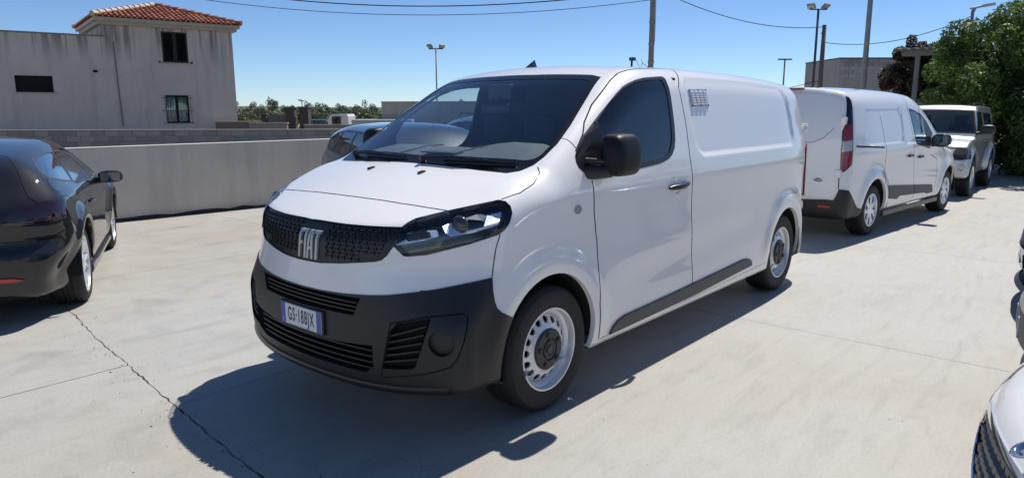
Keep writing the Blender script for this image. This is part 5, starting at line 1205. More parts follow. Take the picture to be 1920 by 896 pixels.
        for z,rx,ry,yc in nz:
            for k in range(n):
                q=2*math.pi*k/n; cx_=abs(math.cos(q))**.5*math.copysign(1,math.cos(q)); sy_=abs(math.sin(q))**.5*math.copysign(1,math.sin(q))
                V.append((mx+rx*cx_,s*(yc+ry*sy_),z))
        F=[(i*n+k,i*n+(k+1)%n,(i+1)*n+(k+1)%n,(i+1)*n+k) for i in range(len(nz)-1) for k in range(n)]+[tuple(range(n))[::-1],tuple(range((len(nz)-1)*n,len(nz)*n))]
        hd.add(V,F); mo=hd.obj('door_mirror',M['mirror_shell'],root); autosmooth(mo,60); sm=mo.modifiers.new('s','SUBSURF'); sm.levels=1;sm.render_levels=1
        gl=MB(); gl.box((mx-.09,s*.958,1.28),(mx+.08,s*.962,1.42)); gl.obj('mirror_glass',M['mirror'],mo)
        ar=MB(); ar.tube([(-.30,s*.90,1.262),(-.33,s*.96,1.262),(-.40,s*1.02,1.268)],[.040,.040,.036],12); ar.tube([(-.315,s*.91,1.322),(-.335,s*.985,1.322),(-.40,s*1.02,1.318)],[.016,.015,.014],8)
        o=ar.obj('mirror_arm',M['plastic'],mo); autosmooth(o,60)
        sl=surf_plate(van,(lambda P:P if s>0 else mir(P))([(-.255,.885,1.36),(-.246,.90,1.30),(-.30,.93,1.245),(-.42,.938,1.225),(-.50,.93,1.28),(-.50,.88,1.50),(-.37,.86,1.45)]),.006,.012,'mirror_base',M['plastic_s'],mo)
        # divider bar in the side window
        db=MB(); db.tube([(-.50,s*.842,1.525),(-.478,s*.905,1.30)],.008,6); db.obj('window_divider',M['plastic_g'],root)
        # small round indicator in the wing
        # tail lamp, hinges
        tl=MB(); P=[(-3.88,.905,1.22),(-3.98,.86,1.22),(-4.0,.86,.80),(-3.90,.915,.80)]
        t=surf_plate(van,(lambda Q:Q if s>0 else mir(Q))([(-3.90,.885,1.24),(-3.98,.86,1.27),(-4.01,.84,1.0),(-4.0,.85,.78),(-3.92,.885,.80)]),.010,.02,'tail_lamp',M['red'],root)
        for z in (1.42,.70):
            hg=MB(); hg.box((-3.96,s*.845,z-.04),(-3.86,s*.872,z+.04),.006); hg.box((-3.93,s*.872,z-.022),(-3.89,s*.884,z+.022),.004); hg.obj('door_hinge',M['white'],root)
        rb=MB()
        P=[]
        for k in range(13):
            a_=-.05+k/12*.95; 
        n=14; V=[]
        for k in range(n+1):
            t_=k/n; x=-3.70-.36*math.sin(t_*math.pi/2); y=.935-.33*(1-math.cos(t_*math.pi/2))
            for z,o_ in ((.22,-.03),(.24,.005),(.36,.012),(.52,.008),(.54,-.01)): 
                V.append((x-o_*.5,s*(y+o_),z+(.04*(1-t_) if z<.3 else 0)))
        rb.add(V,[(5*i+j,5*i+5+j,5*i+6+j,5*i+1+j) for i in range(n) for j in range(4)]); rb.obj('rear_bumper',mat('pale_grey_plastic',(.42,.41,.38),.5),root,True)
        # mudguard
    # roof vent grille on the load panel (left side)
    P=[Vector(p) for p in T['vent']]; c=sum(P,Vector())/4; u=(P[1]-P[0]).normalized(); 
    N_=Vector(grad(van,np.array([c[:]]))[0]); u=(u-N_*u.dot(N_)).normalized(); v_=N_.cross(u)*-1
    if v_.z<0: v_=-v_
    F4=frame(c+N_*.004,u,v_,N_); W_=(P[1]-P[0]).length*.5; H_=(P[0]-P[3]).length*.5
    def loc(mb,name,mt,par):
        o=mesh_obj(name,[tuple(F4@Vector(q)) for q in mb.V],mb.F,mt,par); return o
    mb=MB(); mb.box((-W_,-H_,-.004),(W_,H_,.002),.002); vp=loc(mb,'vent_panel',M['silver'],root)
    for i in range(4):
        for j in range(6):
            x=-W_*.70+i*W_*.46; y=-H_*.72+j*H_*.28; mb=MB()
            mb.add([(x-.022,y-.008,.002),(x+.022,y-.008,.002),(x+.022,y-.004,.012),(x-.022,y-.004,.012),(x-.022,y+.010,.002),(x+.022,y+.010,.002)],[(0,1,2,3),(3,2,5,4),(1,5,2),(0,3,4)]); loc(mb,'louvre',M['alloy'],vp)
            mb=MB(); mb.box((x-.022,y-.0105,.0021),(x+.022,y-.008,.003)); loc(mb,'louvre_slot',M['under'],vp)
    for x in (-W_*.92,0,W_*.92):
        for y in (-H_*.9,H_*.9):
            mb=MB(); mb.lathe([(.006,.002),(.005,.005),(.001,.005)],8,'z',(x,y,0)); loc(mb,'rivet',M['cap'],vp)
    # washer jets, aerial, wipers
    for s in (1,-1):
        q=T['jet'][0]; mb=MB(); mb.prism([(q[0]-.02,s*q[1]-.014,q[2]-.002),(q[0]+.02,s*q[1]-.010,q[2]-.008),(q[0]+.02,s*q[1]+.010,q[2]-.008),(q[0]-.02,s*q[1]+.014,q[2]-.002)],(0,0,.014)); mb.obj('washer_jet',M['plastic_s'],root)
    q=T['antenna'][0]; ax,ay,az=-1.08,-.13,1.868
    mb=MB(); V=[(ax+.07,ay,az-.012),(ax-.09,ay+.028,az-.012),(ax-.09,ay-.028,az-.012),(ax-.08,ay,az+.070),(ax-.045,ay+.015,az+.040),(ax-.045,ay-.015,az+.040)]
    mb.add(V,[(0,2,1),(0,1,4),(0,5,2),(0,4,3),(0,3,5),(1,3,4),(2,5,3),(1,2,3)]); mb.obj('aerial_fin',M['gloss'],root)
    def onws(y,z,off):
        q=solve_axis(van,[(0,y,z)],0,-1.0,.75)[0]; n_=grad(van,np.array([q]))[0]; return Vector((q+n_*off).tolist())
    def wiper(y0,y1,z0,z1):
        a=onws(y0,z0,.020); b_=onws(y1,z1,.022); mid=onws((y0+y1)/2,(z0+z1)/2+.004,.034)
        mb=MB(); mb.tube([a,mid,b_],[.013,.010,.006],6); mb.tube([onws(y0,z0,-.01),onws(y0,z0,.035)],.018,10); o=mb.obj('wiper_arm',M['plastic_s'],root); autosmooth(o,50)
        mb=MB(); ya,yb=y1-.34*math.copysign(1,y1-y0),y1+.10*math.copysign(1,y1-y0); mb.tube([onws(ya+(yb-ya)*k/8,z1+(z0-z1)*.35*(1-k/8)+.004,.012) for k in range(9)],.0065,5); mb.obj('wiper_blade',M['plastic_s'],root)
    wiper(.10,.60,1.306,1.302); wiper(-.64,-.16,1.306,1.312)
    # cabin
    mb=MB(); V=[];n=12
    prof=[(.06,1.265),(-.05,1.305),(-.20,1.338),(-.34,1.362),(-.44,1.358),(-.50,1.31),(-.50,1.0)]
    for k in range(n+1):
        y=-.80+1.6*k/n; cr=.10*(y/.75)**2
        for i,(x,z) in enumerate(prof): 
            hump=.050*math.exp(-((y-.42)/.20)**4)*math.exp(-((x+.38)/.14)**2)-.02*math.exp(-((y+.05)/.10)**4)*math.exp(-((x+.20)/.10)**4)
            V.append((x-cr*(1-i/9)+.04,y,z+hump))
    m_=len(prof); mb.add(V,[(k*m_+j,k*m_+j+1,(k+1)*m_+j+1,(k+1)*m_+j) for k in range(n) for j in range(m_-1)]); mb.obj('dashboard',M['dash'],root,True)
    mb=MB(); mb.box((-.20,-.18,1.335),(-.10,.10,1.344),.004); mb.tube([(-.42,-.30,1.368),(-.30,-.34,1.360),(-.10,-.36,1.330)],.004,5); mb.tube([(-.42,.12,1.375),(-.30,.10,1.364),(-.10,.09,1.336)],.004,5); mb.obj('dashboard_tray',M['cap'],root)
    mb=MB(); mb.box((-1.50,-.80,.4),(-1.46,.80,1.80),.01); mb.obj('bulkhead',M['trim'],root)
    for y in (.42,-.16,-.56):
        st=MB(); st.box((-1.35,y-.23,.95),(-1.20,y+.23,1.34),.06); st.box((-1.30,y-.13,1.36),(-1.20,y+.13,1.56),.05); st.obj('seat',M['seat'],root)
    sw=MB(); ring=[]; nn=28; c=Vector((-.70,.42,1.20)); U_=Vector((0,1,0)); Vv=Vector((.45,0,.89)).normalized()
    sw.tube([c+U_*(.185*math.cos(2*math.pi*k/nn))+Vv*(.185*math.sin(2*math.pi*k/nn)) for k in range(nn+1)],.016,8,False); sw.box((-.70,.35,1.11),(-.62,.49,1.20),.02); sw.obj('steering_wheel',M['plastic_s'],root)
    mm=MB(); mm.box((-.80,-.11,1.64),(-.64,.09,1.755),.02); mm.tube([(-.70,.0,1.70),(-.60,0,1.62)],.02,8); mm.box((-.62,-.12,1.565),(-.585,.12,1.63),.015); mm.obj('rear_view_mirror',M['plastic_s'],root)
    return root
build_scudo()
# ================= other vehicles =================
def place(root,x,y,h): root.location=(x,y,0); root.rotation_euler=(0,0,math.radians(h))
def pm(s): return (lambda p:list(p)) if s>0 else mir
def wheels(root,f,wb,yo,r,rr,w,kind,mt,zc=None,ra=None,paint=None,rear_y=None):
    for x in (0,-wb):
        for s in (1,-1):
            wheel(root,x,s*yo,r,rr,w,kind,s,mt); wheel_well(root,x,(ra or r*1.17)+.01,yo+.02,yo-.32,s,zc or r+.02)
            if paint: arch_lip(f,root,arch_ring(x,zc or r+.02,ra or r*1.17,yo,36,-10,190),s,paint)
def arches(S,wb,r,zc,ra):
    for x in (0,-wb):
        for s in (1,-1): S.cut('arch',pm(s)(arch_ring(x,zc,ra,.9,32,-40,220)),(0,s,0),depth=.45)
def side_mirror(root,c,s,size,mt,arm):
    mb=MB(); sx,sy,sz=size; bm=bmesh.new(); bmesh.ops.create_uvsphere(bm,u_segments=18,v_segments=12,radius=1)
    for v in bm.verts:
        q=[math.copysign(abs(k)**.75,k) for k in v.co]; q[0]=max(q[0],-.45); v.co=Vector((c[0]+q[0]*sx,s*(c[1]+q[1]*sy),c[2]+q[2]*sz))
    bm.verts.index_update(); mb.add([v.co[:] for v in bm.verts],[[v.index for v in f.verts] for f in bm.faces]); bm.free(); o=mb.obj('door_mirror',mt,root); autosmooth(o,50)
    a=MB(); a.tube([(arm[0],s*arm[1],arm[2]),(c[0],s*c[1],c[2]-sz*.5)],[.035,.025],8); a.obj('mirror_arm',M['plastic_s'],o)
    g=MB(); g.box((c[0]-sx*.45-.006,s*(c[1]-sy*.75),c[2]-sz*.7),(c[0]-sx*.45-.001,s*(c[1]+sy*.75),c[2]+sz*.7)); g.obj('mirror_glass',M['mirror'],o)
def build_connect():
    T=TR['connect']; f,O,Cc,x,y,h=VEH['connect']; root=empty('van'); tag(root,'smaller white van seen from behind, with upright red and clear tail lamp','van')
    S=Shell(f,O,Cc,.036); arches(S,3.06,.33,.34,.385)
    tr=T
    zs_=sorted(p[2] for p in tr['lamp_clear']); lz=(tr['lamp'][-1][2]-.0,zs_[-1]-.03,zs_[0]+.05)
    for s in (1,-1):
        # traced on the right side (y<0); mirror for the left
        m=(lambda p:list(p)) if s<0 else mir
        sd=(0,s,0); ob=(-.6,s*.8,0)
        S.cut('lamp',m(tr['lamp']),ob,depth=.5)
        for nm_,za_,zb_ in (('lampR',lz[1],lz[0]),('lampC',lz[2],lz[1]),('lampR2',0,lz[2])):
            U_=Vector((0,0,1)).cross(Vector(ob)).normalized(); c_=Vector(m(tr['lamp'])[7]); k_=.04
            S.cut(nm_,[c_+U_*u_+Vector((0,0,z_-c_.z)) for u_,z_ in ((-.4,za_+(-k_ if s<0 else k_)*2),(.4,za_+(k_ if s<0 else -k_)*2),(.4,zb_+(k_ if s<0 else -k_)*2),(-.4,zb_+(-k_ if s<0 else k_)*2))],ob,depth=.6,nmin=.02,only=['lamp'])
        S.gap(m(tr['lamp']+[tr['lamp'][0]]),ob,w=.011,name='lamp',only=['lampR','lampC','lampR2'])
        S.cut('seal',m(tr['window']),sd,depth=.4); S.cut('glass',m(tr['glass']),sd,depth=.4,only=['seal'])
        S.cut('mould',m(tr['mould']),sd,depth=.25,only=['body'])
        S.gap(m(tr['gap_slide']),sd,w=.005,only=['body']); S.gap(m(tr['gap_cab']),sd,w=.005,only=['body','mould']); S.gap(m(tr['gap_front']),sd,w=.005,only=['body'])
        S.gap(m(tr['rail']),sd,w=.010,only=['body']); S.gap(m(tr['gap_rear2']),ob,w=.005,only=['body']); S.gap(m(tr['crease_rear']),(-1,0,0),w=.003,only=['body'])
        b=m(tr['bumper']); b=sorted(b,key=lambda p:abs(p[1])*0+p[0])
        bb=m(tr['bumper'])
        S.cut('bumper',[(bb[3][0],bb[3][1],.1)]+bb[3:]+[(-3.1,s*.9,.41),(-3.1,s*.9,.1)],ob,depth=.9,only=['body'])
    bb=[p for p in tr['bumper'][:4]]; z0=bb[0][2]
    half=[(bb[0][0],-.02,z0)]+[p for p in bb if p[1]<-.03]; 
    S.cut('bumper',half+[(half[-1][0],half[-1][1],.1),(half[-1][0],-half[-1][1],.1)]+[(p[0],-p[1],p[2]) for p in reversed(half)],(-1,0,0),depth=.6,only=['body'])
    S.gap([(-3.9,0,z0),(-3.82,0,1.8)],(-1,0,0),w=.004,only=['body'])
    S.cut('ws',[(0,.66,1.16),(0,.60,1.72),(0,-.60,1.72),(0,-.66,1.16)],(1,0,0),depth=1.2,only=['body'])
    P=M['white2']
    S.part(['body'],'body',P,root); S.part(['gap'],'panel_gap',M['under'],root,off=-.004); S.part(['mould'],'side_moulding',M['plastic_g'],root,off=.012,walls=.014)
    S.part(['bumper'],'rear_bumper',M['plastic'],root,off=.010,walls=.014); S.part(['seal'],'window_seal',M['plastic_s'],root,off=.001); S.part(['glass'],'side_window',M['sideglass'],root,off=-.002); S.part(['ws'],'windscreen',M['sideglass'],root)
    S.part(['lamp'],'lamp_pillar',M['gloss'],root,off=.001)
    for nm_,mt_ in (('lampR','red'),('lampC','lenswhite'),('lampR2','red')): S.part([nm_],'tail_lamp',M[mt_],root,off=.004,walls=.006)
    for s in (1,-1):
        for q in tr['handle']:
            mb=MB(); mb.box((q[0]-.085,s*(abs(q[1])+.004),q[2]-.018),(q[0]+.085,s*(abs(q[1])+.030),q[2]+.018),.008); mb.obj('door_handle',M['plastic_s'],root)
        for q in tr['hinge']:
            mb=MB(); mb.box((q[0]-.03,s*(abs(q[1])-.03),q[2]-.045),(q[0]+.02,s*(abs(q[1])+.03),q[2]+.045),.006); mb.obj('door_hinge',P,root)
        q=tr['mirror'][0]; side_mirror(root,(q[0]-.02,1.04,q[2]+.07),s,(.09,.125,.095),M['plastic_s'],(q[0],.88,q[2]))
        mb=MB(); mb.box((-2.66,s*.875,.20),(-.40,s*.905,.27),.01); mb.obj('sill',M['plastic_s'],root)
    c=np.mean([p for p in tr['reflector']],0); 
    for s in (1,-1):
        mb=MB(); mb.box((c[0]-.030,s*(abs(c[1])-.075),c[2]-.016),(c[0]+.008,s*(abs(c[1])+.075),c[2]+.016),.004); mb.obj('reflector',M['reflred'],root)
    q=Vector(tr['badge'][0]); mb=MB(); mb.lathe([(1,0),(.98,.006),(.90,.009),(.01,.009)],32,'x'); V=[(q.x-.002-h_,q.y+b_*.055,q.z+c_*.022) for h_,b_,c_ in mb.V]; bd=mesh_obj('badge',V,mb.F,M['badgeblue'],root,True)
    mb=MB(); mb.lathe([(1,0),(1,.010),(.94,.0102),(.94,0)],32,'x'); V=[(q.x-.002-h_,q.y+b_*.056,q.z+c_*.023) for h_,b_,c_ in mb.V]; mesh_obj('badge_rim',V,mb.F,M['chrome'],bd)
    text_obj('Ford',.036,M['chrome'],bd,'badge_lettering',frame(Vector((q.x-.0125,q.y,q.z)),Vector((0,-1,0)),Vector((0,0,1)),Vector((-1,0,0))),.0006,1.15)
    mb=MB(); mb.box((-3.78,-.22,1.815),(-3.70,.22,1.845),.01); mb.obj('high_brake_light',M['red'],root)
    wheels(root,f,3.06,.89,.322,.205,.205,'cover','alloy',.34,.385,P)
    mb=MB(); mb.box((-1.45,-.75,.4),(-1.42,.75,1.7)); mb.obj('bulkhead',M['trim'],root)
    for yy_ in (.38,-.38):
        st=MB(); st.box((-1.3,yy_-.23,.6),(-1.15,yy_+.23,1.30),.05); st.box((-1.28,yy_-.12,1.3),(-1.2,yy_+.12,1.50),.03); st.obj('seat',M['seat'],root)
    mb=MB(); mb.box((-.45,-.72,.9),(-.05,.72,1.12),.04); mb.obj('dashboard',M['trim'],root)
    place(root,x,y,h)
def build_jimny():
    T=TR['jimny']; f,O,Cc,x,y,h=VEH['jimny']; root=empty('off_roader'); tag(root,'small silver off-roader facing the camera beside the dark hedge','car')
    S=Shell(f,O,Cc,.027); arches(S,2.25,.355,.36,.43)
    w=T['ws']; L_=[p for p in w if p[1]>.1]; zt=max(p[2] for p in w); zb=min(p[2] for p in w)
    a_,b_=w[1],w[2]; q_=[(a_[0],a_[1]-.02,a_[2]+.012),(b_[0],b_[1]+.0,b_[2]-.02)]; S.cut('seal',q_+[(p[0],-p[1],p[2]) for p in q_[::-1]],(1,0,.3),depth=1.,only=['body'])
    q_=[(a_[0],a_[1]-.045,a_[2]-.012),(b_[0],b_[1]-.03,b_[2]+.012)]; S.cut('ws',q_+[(p[0],-p[1],p[2]) for p in q_[::-1]],(1,0,.3),depth=1.,only=['seal'])
    for s in (1,-1):
        m=pm(s); S.cut('lamp',m(T['headlight']),(1,0,0),depth=.4,only=['body'])
        S.cut('glass',m([(-.62,.7,1.10),(-.80,.68,1.50),(-1.32,.66,1.52),(-1.36,.7,1.08)]),(0,s,0),depth=.3,only=['body'])
        S.cut('glass',m([(-1.52,.7,1.12),(-1.50,.68,1.50),(-2.45,.66,1.48),(-2.55,.7,1.12)]),(0,s,0),depth=.3,only=['body'])
        S.gap(m([(-.50,.75,.50),(-.48,.75,.95),(-.55,.72,1.12)]),(0,s,0),w=.005,only=['body']); S.gap(m([(-1.44,.65,1.55),(-1.44,.75,1.0),(-1.42,.75,.5)]),(0,s,0),w=.005,only=['body'])
    zb=T['bumper'][1][2]
    S.gap([(.64,.72,zb),(.64,.3,zb),(.64,-.3,zb),(.64,-.72,zb)],(1,0,0),w=.008,only=['body'])
    S.cut('grille',[(.6,.42,zb+.03),(.6,.44,zb+.22),(.6,-.44,zb+.22),(.6,-.42,zb+.03)],(1,0,0),depth=.4,only=['body'])
    P=M['silver']
    S.part(['body'],'body',P,root); S.part(['gap'],'panel_gap',M['under'],root,off=-.003); S.part(['seal'],'windscreen_seal',M['plastic_s'],root,off=.001)
    S.part(['ws'],'windscreen',M['sideglass'],root); S.part(['glass'],'side_window',M['sideglass'],root,off=-.002)
    gr=S.part(['grille'],'grille',M['under'],root,off=-.03,walls=-.03)
    for k in range(5):
        mb=MB(); yy_=-.36+k*.18; mb.box((.53,yy_-.03,zb+.03),(.60,yy_+.03,zb+.22),.01); mb.obj('slat',P,gr)
    for s in (1,-1):
        hl=S.part(['lamp'],'headlight',M['gloss'],root,off=-.055,walls=-.057,filt=lambda c:c.y*s>0)
        if hl:
            S.part(['lamp'],'lens',M['clear'],hl,off=.003,walls=.003,filt=lambda c:c.y*s>0)
            c=np.mean([p for p in T['headlight']],0); mb=MB(); mb.lathe([(.085,.0),(.078,-.012),(.05,-.03),(.03,-.02),(.005,-.012)],24,'x',(c[0]-.01,s*(abs(c[1])-.02),c[2])); mb.obj('reflector',M['lenswhite'],hl,True); hl.data.materials[0]=M['cap']
        q=T['fog'][0]; mb=MB(); mb.lathe([(.062,.0),(.060,.010),(.050,.012),(.045,.004),(.004,.008)],24,'x',(q[0],s*q[1],q[2])); mb.obj('fog_lamp',M['lenswhite'],root,True)
        q=T['mirror'][0]; side_mirror(root,(-.52,.90,1.20),s,(.07,.125,.085),M['plastic'],(-.50,.73,1.12))
        # roof rail
        mb=MB(); mb.tube([(-.95,s*.56,1.645),(-1.0,s*.56,1.675),(-2.3,s*.55,1.68),(-2.4,s*.55,1.655)],.012,8); mb.obj('roof_rail',M['plastic_s'],root)
        # door handle etc
        mb=MB(); mb.box((-1.34,s*.765,.93),(-1.22,s*.79,.96),.006); mb.obj('door_handle',M['plastic_s'],root)
        mb=MB(); mb.tube([(-.62,s*.69,1.09),(-.84,s*.64,1.53),(-.95,s*.63,1.57)],.014,6); mb.obj('rain_gutter',M['plastic_s'],root)
    mb=MB(); mb.box((.35,-.55,.28),(.62,.55,.40),.03); mb.obj('skid_guard',M['plastic'],root)
    mb=MB(); mb.tube([(0,-.6,.34),(0,.6,.34)],.05,10); mb.tube([(-2.25,-.6,.34),(-2.25,.6,.34)],.05,10); mb.obj('axle',M['under'],root)
    mb=MB(); mb.box((-.95,-.6,.95),(-.50,.6,1.10),.04); mb.obj('dashboard',M['trim'],root)
    for yy_ in (.33,-.33):
        st=MB(); st.box((-1.5,yy_-.22,.7),(-1.36,yy_+.22,1.28),.05); st.box((-1.46,yy_-.12,1.28),(-1.38,yy_+.12,1.45),.03); st.obj('seat',M['seat'],root)
    mb=MB(); mb.tube([(-.40,-.5,1.13),(-.42,.05,1.125)],.008,6); mb.obj('wiper_arm',M['plastic_s'],root)
    wheels(root,f,2.25,.80,.35,.20,.205,'five','alloy',.36,.43,P)
    place(root,x,y,h)
def build_scirocco():
    T=TR['scirocco']; f,O,Cc,x,y,h=VEH['scirocco']; root=empty('coupe_car'); tag(root,'glossy black coupe with silver wheels, nose to the wall at left','car')
    S=Shell(f,O,Cc,.028); arches(S,2.578,.322,.335,.375)
    for s in (1,-1):
        m=(lambda p:list(p)) if s<0 else mir
        sd=(0,s,.2)
        S.cut('frame',m(T['window']),sd,depth=.6); S.cut('glass',m(T['glass']),sd,depth=.6,only=['frame'])
        S.cut('pillar',m(T['pillar']),sd,depth=.6,only=['glass']); S.cut('pillar',m(T['sail']),sd,depth=.6,only=['glass','frame'])
        S.cut('lamp',m(T['lamp']),(-.8,s*.55,0),depth=.7,nmin=.02)
        S.gap(m(T['gap_door']),sd,w=.003,only=['body']); S.gap(m(T['gap_door2']),sd,w=.004,only=['body'])
        S.gap(m(T['flap']),(-.4,s*.9,.2),w=.003,only=['body']); S.gap(m(T['gap_bumper']),(-.4,s*.9,0),w=.003,only=['body'])
        S.gap(m(T['hatch']),(-.7,s*.5,.5),w=.004,only=['body']); S.gap(m([p for p in T['gap_bumper2']]),(-1,s*.3,0),w=.004,only=['body'])
    bl=T['backlight']; k=[p for p in bl[:5]]; half=sorted(k,key=lambda p:p[1])   # y from -out to -in
    out=[p for p in bl if p[1]<0]
    zt=max(p[2] for p in bl); zb=min(p[2] for p in bl)
    yT=min(p[1] for p in bl if p[2]>zt-.12); yB=min(p[1] for p in bl)
    S.cut('frame',[(0,yT,zt-.01),(0,yB,zb),(0,-yB,zb),(0,-yT,zt-.01)],(-.62,0,.78),depth=.8,only=['body'])
    S.cut('glass',[(0,yT+.03,zt-.03),(0,yB+.03,zb+.02),(0,-yB-.03,zb+.02),(0,-yT-.03,zt-.03)],(-.62,0,.78),depth=.8,only=['frame'])
    dz=T['diff']; zd=max(p[2] for p in dz); yd=min(p[1] for p in dz)
    S.cut('valance',[(0,yd,.1),(0,yd+.02,zd-.07),(0,yd+.16,zd),(0,-yd-.16,zd),(0,-yd-.02,zd-.07),(0,-yd,.1)],(-1,0,0),depth=.6,only=['body'])
    P=M['black_paint']
    S.part(['body'],'body',P,root); S.part(['gap'],'panel_gap',M['under'],root,off=-.003); S.part(['frame'],'window_frame',M['cap'],root,off=.001)
    S.part(['glass'],'window',M['glassdark'],root,off=-.002); S.part(['pillar'],'door_pillar',M['plastic_s'],root,off=-.001)
    S.part(['valance'],'rear_valance',M['plastic'],root,off=.006,walls=.01)
    for s in (1,-1):
        S.part(['lamp'],'tail_lamp',M['darkred'],root,off=.002,filt=lambda c:c.y*s>0)
        q=T['mirror'][0]; side_mirror(root,(q[0]-.03,1.02,q[2]+.03),s,(.085,.115,.062),M['black_paint'],(q[0]+.02,.86,q[2]-.01))
        q=T['handle'][0]; mb=MB(); pts=[(q[0]-.09+.18*k/6,s*(abs(q[1])+.004+.022*math.sin(math.pi*k/6)),q[2]) for k in range(7)]; mb.tube(pts,.011,8); mb.obj('door_handle',P,root)
        r=T['refl']; c=r[2]; mb=MB(); 
        pts=[(p[0]-.012,p[1] if s<0 else -p[1],p[2]) for p in r]; mb.prism(pts,(.02,0,0)); mb.obj('reflector',M['reflred'],root)
        e=T['exhaust'][0]; mb=MB(); mb.tube([(e[0]-.02,s*abs(e[1]+.05),e[2]+.02),(e[0]+.25,s*abs(e[1]+.05),e[2]+.03)],.035,16); mb.obj('exhaust_pipe',M['cap'],root)
        mb=MB(); V=[];n=12
        mb.box((-2.16,s*.845,.17),(-.42,s*.895,.225),.012); mb.obj('sill',P,root)
    wheels(root,f,2.578,.885,.322,.238,.235,'ten','alloy',.335,.375,P)
    place(root,x,y,h)
def build_hatch(name,label,cat,x,y,h,paint,hh=1.42,wd=.88,suv=0,res=.05,rails=False,group=None,nose=None,traced=None,rim='five'):
    f=hatch(hh,wd,suv); px_,py_=x,y; root=empty(name); tag(root,label,cat,group); k=hh-1.42; o=HAT_OUT; O=(o[0],(-wd-.06,wd+.06),(.15,hh+.03))
    S=Shell(f,O,HAT_CORE,res); R0=.32+.03*suv; arches(S,2.65,R0,R0+.01,R0*1.16)
    zb=1.0+k*.6; zt=hh-.10
    for s in (1,-1):
        m=pm(s); 
        Wn=[(-.55,.8,zb-.03),(-.95,.8,zb+.23+k*.3),(-1.25,.7,zt),(-2.2,.7,zt+.01),(-2.75,.7,zt-.04),(-3.08,.7,zb+.16),(-2.95,.8,zb+.02),(-1.8,.8,zb-.03)]
        S.cut('frame',m(Wn),(0,s,.2),depth=.6)
        def shr(P,a):
            cx_=sum(p[0] for p in P)/len(P);cz_=sum(p[2] for p in P)/len(P); return [(cx_+(p[0]-cx_)*a,p[1],cz_+(p[2]-cz_)*(a-.08)) for p in P]
        S.cut('glass',m([(-.70,.8,zb),(-1.0,.8,zb+.2+k*.3),(-1.28,.7,zt-.03),(-1.60,.7,zt-.02),(-1.62,.8,zb)]),(0,s,.2),depth=.6,only=['frame'])
        S.cut('glass',m([(-1.70,.8,zb),(-1.68,.7,zt-.02),(-2.32,.7,zt-.03),(-2.52,.8,zb+.02)]),(0,s,.2),depth=.6,only=['frame'])
        S.cut('glass',m([(-2.60,.8,zb+.04),(-2.42,.7,zt-.03),(-2.72,.7,zt-.07),(-3.0,.7,zb+.15),(-2.92,.8,zb+.05)]),(0,s,.2),depth=.6,only=['frame'])
        S.gap(m([(-.40,.85,.3),(-.42,.87,.6),(-.50,.85,zb-.06)]),(0,s,0),w=.005,only=['body']); S.gap(m([(-1.66,.8,zb-.04),(-1.66,.87,.6),(-1.62,.85,.3)]),(0,s,0),w=.005,only=['body'])
        S.cut('lamp',m([(.50,.62,.78),(.66,.55,.72),(.70,.52,.62),(.52,.78,.66),(.25,.84,.74),(.22,.82,.80)]),(.6,s*.75,.1),depth=.6,nmin=.02,only=['body'])
        S.cut('rlamp',m([(-3.35,.6,.82),(-3.40,.5,.74),(-3.2,.85,.70),(-3.05,.86,.84),(-3.15,.8,.90)]),(-.7,s*.7,.1),depth=.6,nmin=.02,only=['body'])
        S.cut('lgrille',m([(.7,.28,.32),(.7,.55,.35),(.7,.62,.46),(.7,.32,.46)]),(1,0,0),depth=.5,only=['body'])
    S.cut('ws',[(0,.60,1.02+k*.3),(0,.52,hh-.09),(0,-.52,hh-.09),(0,-.60,1.02+k*.3)],(.5,0,.86),depth=1.2,only=['body'])
    S.cut('rws',[(-3.2,.52,1.05+k*.3),(-3,.48,hh-.10),(-3,-.48,hh-.10),(-3.2,-.52,1.05+k*.3)],(-.85,0,.5),depth=1.2,only=['body'])
    if nose=='big':
        go=[(.8,.50,.665),(.8,.53,.60),(.8,.40,.27),(.8,.34,.24),(.8,-.34,.24),(.8,-.40,.27),(.8,-.53,.60),(.8,-.50,.665)]
        S.cut('chrome',go,(1,0,0),depth=.5,only=['body','lgrille'])
        S.cut('grille',[(x_,y_*.955,.46+(z_-.46)*.915) for x_,y_,z_ in go],(1,0,0),depth=.5,only=['chrome'])
        for s in (1,-1): S.cut('chrome',pm(s)([(.8,.60,.36),(.8,.74,.40),(.8,.76,.52),(.8,.66,.50)]),(1,0,0),depth=.6,only=['body','lgrille'])
    elif nose=='boxy':
        S.cut('grille',[(.8,.60,.66),(.8,.55,.56),(.8,-.55,.56),(.8,-.60,.66),(.8,-.56,.72),(.8,.56,.72)],(1,0,0),depth=.5,only=['body'])
        S.cut('bumper',[(.8,.72,.40),(.8,.74,.55),(.8,-.74,.55),(.8,-.72,.40)],(1,0,0),depth=.7,only=['body','lgrille'])
        S.cut('lgrille',[(.8,.60,.38),(.8,-.60,.38),(.8,-.55,.22),(.8,.55,.22)],(1,0,0),depth=.5,only=['body'])
    else:
        S.cut('grille',[(.8,.46,.60),(.8,.40,.50),(.8,-.40,.50),(.8,-.46,.60),(.8,-.44,.68),(.8,.44,.68)],(1,0,0),depth=.5,only=['body'])
        S.cut('lgrille',[(.8,.46,.34),(.8,-.46,.34),(.8,-.50,.20),(.8,.50,.20)],(1,0,0),depth=.5,only=['body'])
    S.gap([(.62,-.62,.80),(.70,-.3,.79),(.72,0,.785),(.70,.3,.79),(.62,.62,.80)],(.6,0,.8),w=.004,only=['body'])
    S.part(['body'],'body',paint,root); S.part(['gap'],'panel_gap',M['under'],root,off=-.003); S.part(['frame'],'window_frame',M['plastic_s'],root,off=.001); S.part(['glass'],'side_window',M['sideglass'] if traced else M['tint'],root,off=-.002)
